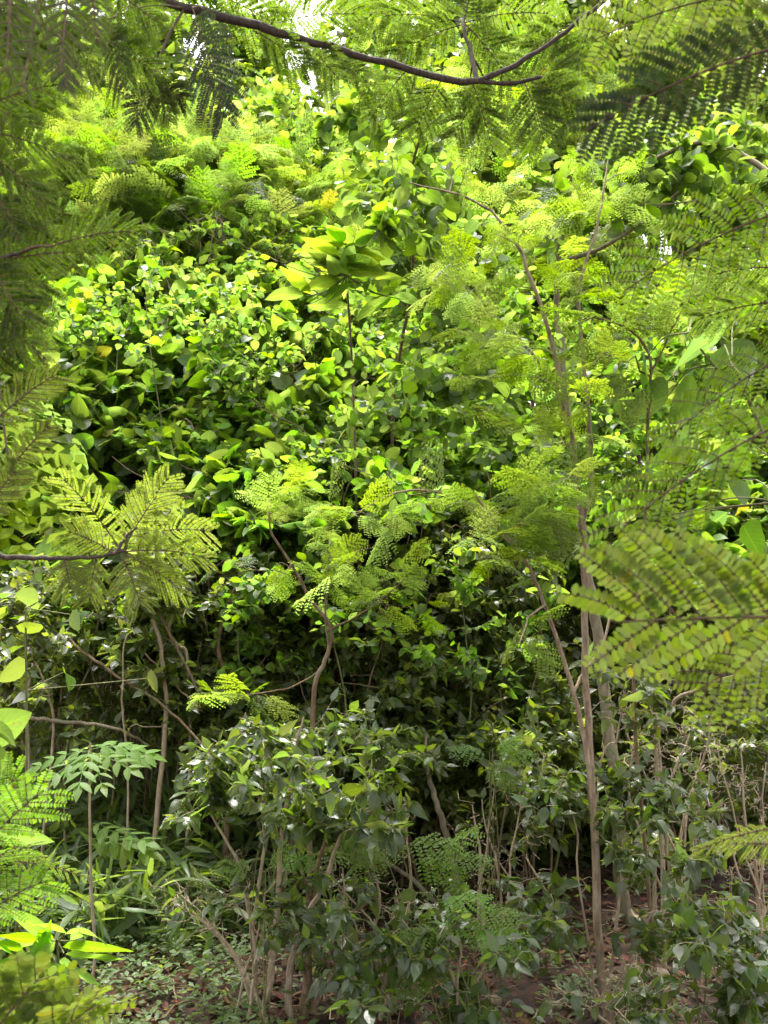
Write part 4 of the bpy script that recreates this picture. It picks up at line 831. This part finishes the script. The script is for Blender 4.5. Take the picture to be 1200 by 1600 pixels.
frond_plant('feathery_seedling', 30, 1.25, [((-40, 1660), (70, 1520), 80, 0), ((20, 1680), (150, 1570), 80, 0), ((-50, 1640), (20, 1545), 80, 0), ((60, 1690), (110, 1570), 80, .05), ((0, 1700), (35, 1560), 80, .1)], 33, 'pale blurred feathery seedling in the lower left corner', 'seedling', 'feathery seedlings', 'acacia_pale', pairs=5, leafw=.55, space=.5, leaf=.019)

# ------------------------------------------------------------------ the two acacias whose branches hang into view
def acacia(label, base, trunk, limbs, fronds, seed, crown):
    root = thing('acacia_tree', label, 'tree', base, 'acacias reaching into view'); g = Geo(); t = smooth(trunk, 20); tubes(g, t, np.linspace(.085, .05, 20), 12); g.build('trunk', M['bark_dark'], root, base); W = [t]
    for pts, r0, r1 in limbs:
        g = Geo(); p = smooth(pts, max(10, 4 * len(pts))); W.append(p); rr = np.linspace(r0, r1, len(p)); rg = np.random.default_rng(len(W)); p[1:-1] += rg.normal(size=(len(p) - 2, 3)) * r0 * .15; rr *= 1 + .08 * rg.normal(size=len(p)); tubes(g, p, rr, 8); g.build('branch', M['bark_dark'], root, base)
    wood = np.vstack(W)
    for k, f in enumerate(fronds):
        a, c, Y0, Y1, pl = f[:5]; kw = f[5] if len(f) > 5 else {}
        p0, p1 = P(*a, Y0), P(*c, Y1); q = wood[np.argmin(np.linalg.norm(wood - p0, axis=1))]; v = p0 - q; jn = None
        if np.linalg.norm(v) > .01: jn = smooth([q, q + v * .5 + np.array((0, 0, .06)) * np.linalg.norm(v), p0], 8)
        frond(root, base, p0, p1, pl / F * (Y0 + Y1) / 2, seed + k, join=jn, **kw)
    rng = np.random.default_rng(seed + 500); att = np.vstack([np.array(c[:3]) + rng.normal(size=(c[6], 3)) * np.array(c[3:6]) * .5 for c in crown]); S = [(w_, np.full(len(w_), .02)) for w_ in W[:1]]
    tw, tr = grow(rng, S, att); g = Geo(); tubes(g, tw, tr, 5, rng); g.build('limbs', M['bark_dark'], root, base)
    sp = Sp(T_feath_far, 'acacia', .38, 6, .8, .2, 1., .8, .3); g = Geo(); pos, d, n, sz = leaf_on(rng, tw, sp); add_leaves(g, sp.tm, pos, d, n, sz, rng); g.build('crown', M['acacia'], root, base)

lb = np.array((-1.75, 2.1, 0.0)); lb[2] = hgt(lb[0], lb[1])
Y = 1.55
left_fronds = [((0, -70), (62, 45), 1.7, 1.7, 62), ((60, -60), (125, 55), 1.8, 1.8, 60), ((85, 40), (150, 112), 1.8, 1.8, 50), ((-40, 20), (50, 110), 1.8, 1.8, 60), ((200, -50), (225, 60), 2.1, 2.1, 56), ((-40, -20), (30, 30), 1.5, 1.5, 60), ((-50, 178), (105, 130), 1.5, 1.5, 72), ((-30, 205), (118, 255), 1.55, 1.5, 60), ((-20, 238), (75, 325), 1.5, 1.5, 62), ((80, 385), (205, 362), 1.45, 1.5, 55), ((-10, 300), (30, 375), 1.6, 1.6, 62),
    ((-20, 415), (135, 395), 1.5, 1.5, 50), ((-25, 405), (40, 510), 1.5, 1.5, 75), ((-30, 490), (75, 565), 1.55, 1.5, 58), ((-20, 670), (88, 585), 1.4, 1.4, 45, dict(mat='acacia_pale')), ((15, 735), (78, 665), 1.4, 1.4, 34, dict(mat='acacia_pale')),
    ((-30, 810), (25, 735), 1.4, 1.4, 45, dict(mat='acacia_pale')), ((-40, 90), (60, 60), 1.6, 1.6, 70), ((-40, 340), (60, 345), 1.7, 1.7, 55), ((-30, 455), (70, 440), 1.7, 1.7, 60), ((-40, 560), (30, 545), 1.7, 1.7, 50), ((-40, 130), (40, 200), 1.7, 1.7, 60), ((-40, 270), (70, 285), 1.75, 1.75, 60), ((40, 385), (100, 330), 1.7, 1.7, 50), ((-30, 620), (50, 610), 1.7, 1.7, 45), ((-40, 520), (60, 505), 1.75, 1.75, 60),
    ((70, -45), (35, 150), .95, .85, 50), ((110, -50), (95, 115), .95, .9, 45), ((20, -50), (10, 120), .9, .85, 50), ((140, -40), (152, 70), 1.0, 1.0, 36), ((95, 60), (105, 140), 1.2, 1.2, 30, dict(mat='acacia_old')),  # acacia_old: darker leaflet copy for fronds in shade
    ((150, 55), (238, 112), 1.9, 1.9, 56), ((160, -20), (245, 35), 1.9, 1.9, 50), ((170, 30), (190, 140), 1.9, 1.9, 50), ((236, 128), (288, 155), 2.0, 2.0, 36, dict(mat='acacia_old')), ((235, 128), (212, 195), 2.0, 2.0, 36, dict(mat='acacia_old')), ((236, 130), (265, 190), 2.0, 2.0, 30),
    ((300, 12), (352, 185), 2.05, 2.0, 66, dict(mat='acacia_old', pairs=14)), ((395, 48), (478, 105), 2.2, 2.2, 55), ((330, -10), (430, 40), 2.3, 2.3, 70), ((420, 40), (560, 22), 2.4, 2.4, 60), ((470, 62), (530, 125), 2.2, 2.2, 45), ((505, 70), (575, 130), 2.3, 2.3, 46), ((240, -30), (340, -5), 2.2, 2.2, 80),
    ((725, 38), (620, 85), 2.3, 2.4, 55), ((725, 36), (600, 25), 2.3, 2.4, 60), ((725, 36), (860, 22), 2.3, 2.4, 62), ((727, 38), (800, 130), 2.3, 2.3, 55), ((735, 120), (770, 235), 2.25, 2.3, 50), ((725, 36), (740, -30), 2.3, 2.3, 60), ((830, 128), (905, 168), 2.2, 2.2, 55), ((820, 130), (850, 220), 2.2, 2.2, 52), ((690, 125), (650, 205), 2.2, 2.3, 50), ((640, 105), (580, 185), 2.2, 2.3, 44), ((900, 35), (830, 80), 2.3, 2.3, 60), ((935, 10), (900, 110), 2.3, 2.3, 55), ((760, 130), (710, 215), 2.3, 2.3, 46), ((860, 60), (880, 160), 2.5, 2.5, 60), ((650, -20), (560, 40), 2.5, 2.5, 60)]
limb = [np.array((-1.7, 2.1, 2.1)), np.array((-1.35, 2.15, 2.85)), P(150, -40, 2.15), P(232, -3, 2.15), P(350, 28, 2.15), P(470, 60, 2.18), P(600, 98, 2.2), P(720, 126, 2.2), P(770, 118, 2.2), P(850, 72, 2.2), P(942, 2, 2.2), P(1010, -60, 2.25)]
limb2 = [P(735, 127, 2.2), P(800, 130, 2.2), P(845, 122, 2.2), P(880, 140, 2.2), P(930, 165, 2.2)]
limb3 = [P(745, 125, 2.2), P(735, 80, 2.25), P(724, 36, 2.3), P(735, -40, 2.4)]
limb4 = [np.array((-1.75, 2.1, 1.9)), np.array((-1.2, 1.9, 2.2)), P(-60, 250, 1.6), P(-15, 250, 1.6), P(40, 290, 1.6)]
limb5 = [np.array((-1.75, 2.1, 1.5)), np.array((-1.2, 1.9, 1.9)), P(-80, 470, 1.55), P(0, 408, 1.5), P(30, 396, 1.5)]
limb6 = [np.array((-1.75, 2.1, 2.0)), np.array((-1.2, 1.7, 2.5)), P(20, -170, .95), P(70, -110, .95), P(150, -70, 1.0)]
acacia('dark acacia at left with an arching limb across the top of the view', lb, [lb, lb + np.array((.03, 0, 1.5)), lb + np.array((.1, 0, 3.2)), lb + np.array((.3, .2, 5.0))],
       [(limb, .0145, .004), (limb2, .006, .003), (limb3, .007, .003), (limb4, .008, .003), (limb5, .008, .003), (limb6, .009, .003)], left_fronds, 1000, [(-.95, 1.7, 4.7, 1.7, .7, .6, 80)])  # last list: unseen crown overhead, placed and sized to shade the left fringe

# low acacia branch at mid left
bb = np.array((-1.35, 2.3, 0)); bb[2] = hgt(bb[0], bb[1])
YB = 1.95
root_fr = [((195, 862), (325, 872), YB, YB, 42, dict(mat='acacia_pale', pairs=8)), ((190, 864), (245, 775), YB, YB, 46, dict(mat='acacia_pale', pairs=8)), ((195, 866), (285, 925), YB, YB, 45, dict(mat='acacia_pale', pairs=8)), ((150, 872), (140, 935), YB, YB, 38, dict(mat='acacia_pale', pairs=7)), ((190, 862), (95, 745), YB + .1, YB, 45, dict(mat='acacia_pale')), ((180, 866), (105, 830), YB, YB, 44, dict(mat='acacia_pale', pairs=8)), ((200, 840), (330, 830), YB + .05, YB, 48, dict(mat='acacia_pale', pairs=9)), ((200, 835), (265, 745), YB + .1, YB + .1, 42, dict(mat='acacia_pale')), ((190, 868), (220, 945), YB, YB, 40, dict(mat='acacia_pale', pairs=7)), ((100, 872), (110, 920), YB, YB, 40, dict(mat='acacia_pale', pairs=7))]
acacia('small acacia sending one low yellowish green spray in from the left', bb, [bb, bb + np.array((.02, 0, .8)), bb + np.array((-.1, .1, 1.9))], [([bb + np.array((.02, 0, .9)), P(-60, 868, YB), P(0, 870, YB), P(60, 872, YB), P(115, 873, YB), P(165, 868, YB), P(197, 860, YB)], .0068, .003), ([P(180, 866, YB), P(200, 835, YB), P(215, 825, YB)], .004, .002)], root_fr, 1200, [(-1.5, 2.2, 2.2, .5, .5, .3, 10)])

rb = np.array((1.55, 1.5, 0)); rb[2] = hgt(rb[0], rb[1])
right_fronds = [((1240, -60), (1120, 20), 1.4, 1.4, 70), ((1150, -70), (1010, -5), 1.5, 1.5, 70), ((1190, -15), (930, 62), 1.2, 1.25, 82, dict(mat='acacia_pale', pairs=8, space=.46, leafw=.38, leaf=.0125, normal=(0, .9, .3))), ((1240, 10), (1150, 110), 1.2, 1.2, 80, dict(mat='acacia_pale')), ((1250, 65), (915, 205), .95, 1.0, 84, dict(mat='acacia_old', pairs=11, leaf=.0085, space=.42, normal=(.1, .9, .35))), ((1240, 325), (975, 455), 1.25, 1.3, 92, dict(pairs=9, space=.46, leafw=.36, leaf=.0125)), ((1240, 470), (1090, 500), 1.35, 1.4, 60), ((1250, 545), (1040, 690), 1.25, 1.25, 84, dict(pairs=8, space=.46, leafw=.36, leaf=.0125)), ((1250, 650), (960, 835), 1.05, 1.05, 108, dict(pairs=9, space=.46, leafw=.38, leaf=.0115)),  # acacia_old: darker leaflet copy for fronds in shade
    ((1290, 964), (965, 972), .82, .85, 175, dict(mat='acacia_pale', pairs=8, leafw=.55, leaf=.0128, space=.42, sweep=(70, 42), sweep2=(38, 20), sag=.01, dn=.85, normal=(.05, .95, .3))), ((1290, 985), (1090, 1080), .95, .95, 85, dict(mat='acacia_pale', pairs=8, space=.55, leaf=.010)), ((1260, 1290), (1085, 1330), 1.1, 1.1, 30, dict(mat='acacia_pale', pairs=12)), ((1260, 1330), (1130, 1320), 1.15, 1.15, 30, dict(mat='acacia_pale', pairs=9)), ((1240, 420), (1110, 430), 1.5, 1.5, 70), ((1230, 120), (1080, 60), 1.5, 1.5, 70, dict(mat='acacia_pale'))]
acacia('acacia at right with large fronds hanging in from the edge', rb, [rb, rb + np.array((-.02, 0, 1.4)), rb + np.array((-.1, .1, 3.0)), rb + np.array((-.3, .1, 4.6))],
       [([rb + np.array((-.02, 0, 1.3)), np.array((1.1, 1.2, 1.7)), P(1290, 965, .85)], .010, .003), ([rb + np.array((-.05, .05, 1.8)), np.array((1.1, 1.35, 2.2)), P(1290, 480, 1.25)], .012, .003), ([rb + np.array((-.08, .08, 2.4)), np.array((1.0, 1.3, 2.5)), P(1270, 0, 1.15)], .012, .003), ([rb + np.array((-.02, 0, .8)), np.array((1.0, 1.3, 1.2)), P(1280, 1300, 1.1)], .008, .003)], right_fronds, 1400, [(2.1, .5, 4.4, 1.2, 1.3, .9, 30)])

# ------------------------------------------------------------------ ground cover, fallen leaves, stones
rng = np.random.default_rng(9)
N = 26000; Yr = 2.5 + 9.5 * rng.random(N) ** 1.3; X = rng.uniform(-1, 1, N) * (Yr * .46 + .3); pos = np.stack([X, Yr, hgt(X, Yr) + .008 + .012 * rng.random(N)], 1)
d = rng.normal(size=(N, 3)) * np.array((1, 1, .18)); n = rng.normal(size=(N, 3)) * .35 + np.array((0, 0, 1)); g = Geo(); add_leaves(g, variants(ovate, .5, 3, .05, 1.4), pos, d, n, rng.uniform(.025, .075, N), rng)
tag(g.build('leaf_litter', M['litter']), 'brown and yellow fallen leaves scattered over the soil', kind='stuff')
N = 5200; Yr = 3.2 + 3.8 * rng.random(N) ** 1.2; X = rng.uniform(-1, 1, N) * (Yr * .46); f = np.sin(X * 3.1 + 1) * np.cos(Yr * 2.3) + .7 * np.sin(X * 7 + Yr * 5) - X * .55; k = f > rng.normal(size=N) * .45; X, Yr = X[k], Yr[k]
c = np.stack([X, Yr, hgt(X, Yr)], 1); m = 6; a = rng.random((len(c), m)) * 6.28; h = rng.uniform(.01, .11, (len(c), m)); pp = c[:, None] + np.stack([np.cos(a) * .02, np.sin(a) * .02, h], -1); dd = np.stack([np.cos(a), np.sin(a), .25 + 0 * a], -1)
g = Geo(); add_leaves(g, variants(ovate, .45, 2, .05), pp.reshape(-1, 3), dd.reshape(-1, 3), rng.normal(size=(len(c) * m, 3)) * .3 + np.array((0, -.2, 1)), rng.uniform(.018, .05, len(c) * m), rng)
tag(g.build('ground_cover', M['weed']), 'small green weeds carpeting the soil between the shrubs', kind='stuff')
N = 3200; Yr = 6.3 + 12 * rng.random(N) ** 1.4; X = rng.uniform(-1, 1, N) * (Yr * .5 + .5); m = 12; L = rng.uniform(.15, .75, N) * (.7 + .05 * Yr); c = np.stack([X, Yr, hgt(X, Yr)], 1)
a = rng.random(N) * 6.28; t = np.linspace(0, 1, 5)[None, :, None]; v = np.stack([np.cos(a) * .5, np.sin(a) * .5, 0 * a + 1], 1) * L[:, None]; tw = c[:, None] + v[:, None] * t + np.array((0, 0, -.2)) * (L[:, None, None] * t * t)
g = Geo(); tubes(g, tw, np.full((N, 5), .004), 4, rng); sp = Sp(T_far, 'dark', .10, m, .7, .2, .9, .9, .5, face=.4, sv=.35); pos, d, n, sz = leaf_on(rng, tw, sp); add_leaves(g, sp.tm, pos, d, n, sz, rng)
tag(g.build('undergrowth', M['dark']), 'low leafy undergrowth covering the bank behind the shrubs', kind='stuff')
N = 500; Yr = 3.2 + 5 * rng.random(N); X = rng.uniform(-1, 1, N) * Yr * .46; a = rng.random(N) * 6.28; L = rng.uniform(.08, .4, N); c = np.stack([X, Yr, hgt(X, Yr) + .012], 1); v = np.stack([np.cos(a), np.sin(a), rng.normal(size=N) * .12], 1)
t = np.linspace(-.5, .5, 5)[None, :, None]; pt = c[:, None] + v[:, None] * L[:, None, None] * t + rng.normal(size=(N, 5, 3)) * .008; pt[..., 2] = np.maximum(pt[..., 2], hgt(pt[..., 0], pt[..., 1]) + .004)
g = Geo(); tubes(g, pt, np.full((N, 5), .003) * rng.uniform(.5, 1.6, (N, 1)), 4, rng); tag(g.build('twig_debris', M['bark']), 'dry fallen twigs strewn over the soil', kind='stuff')

stones = [(760, 4.15, .045, 'rounded brown stone beside the bare twigs at bottom'), (885, 4.7, .05, 'brown stone left of the grey tree foot'), (790, 4.4, .035, 'small brown stone lying near the low shrub'), (1010, 4.5, .06, 'brown stone right of the grey tree foot'), (850, 4.2, .04, 'half buried stone left of the slender tree'), (1080, 4.7, .05, 'stone under the bare right twigs'), (300, 4.5, .04, 'small stone in the litter at left'), (350, 5.0, .05, 'stone behind the pale stemmed shrub'), (980, 4.05, .035, 'little stone right of the slender tree foot'), (1120, 4.2, .045, 'stone below the glossy corner shrub')]
th = np.linspace(0, 2 * math.pi, 15)[:-1]
for i, (px, Y, s, lab) in enumerate(stones):
    rg = np.random.default_rng(i); b = G(px, Y); lat = np.linspace(-1.5, 1.5, 9); V = np.stack([np.stack([np.cos(th) * math.cos(l), np.sin(th) * math.cos(l), 0 * th + math.sin(l)], -1) for l in lat])
    dirs = rg.normal(size=(9, 3)); dirs = nrm(dirs); off = rg.uniform(.62, .95, 9); f = np.ones(V.shape[:2])
    for dv, o_ in zip(dirs, off): q = (V * dv).sum(-1); f = np.where(q > o_, np.minimum(f, o_ / np.maximum(q, 1e-3)), f)
    V = V * f[..., None] * s * np.array((1.2, .95, .7)) + b + np.array((0, 0, s * .3)); a = np.arange(8)[:, None] * 14; j = np.arange(14)[None]; g = Geo(); g.add(V, np.stack([a + j, a + (j + 1) % 14, a + 14 + (j + 1) % 14, a + 14 + j], -1))
    o = g.build('stone', M['stone'], None, b); o.location = b; tag(o, lab, 'stone', 'stones in the litter')
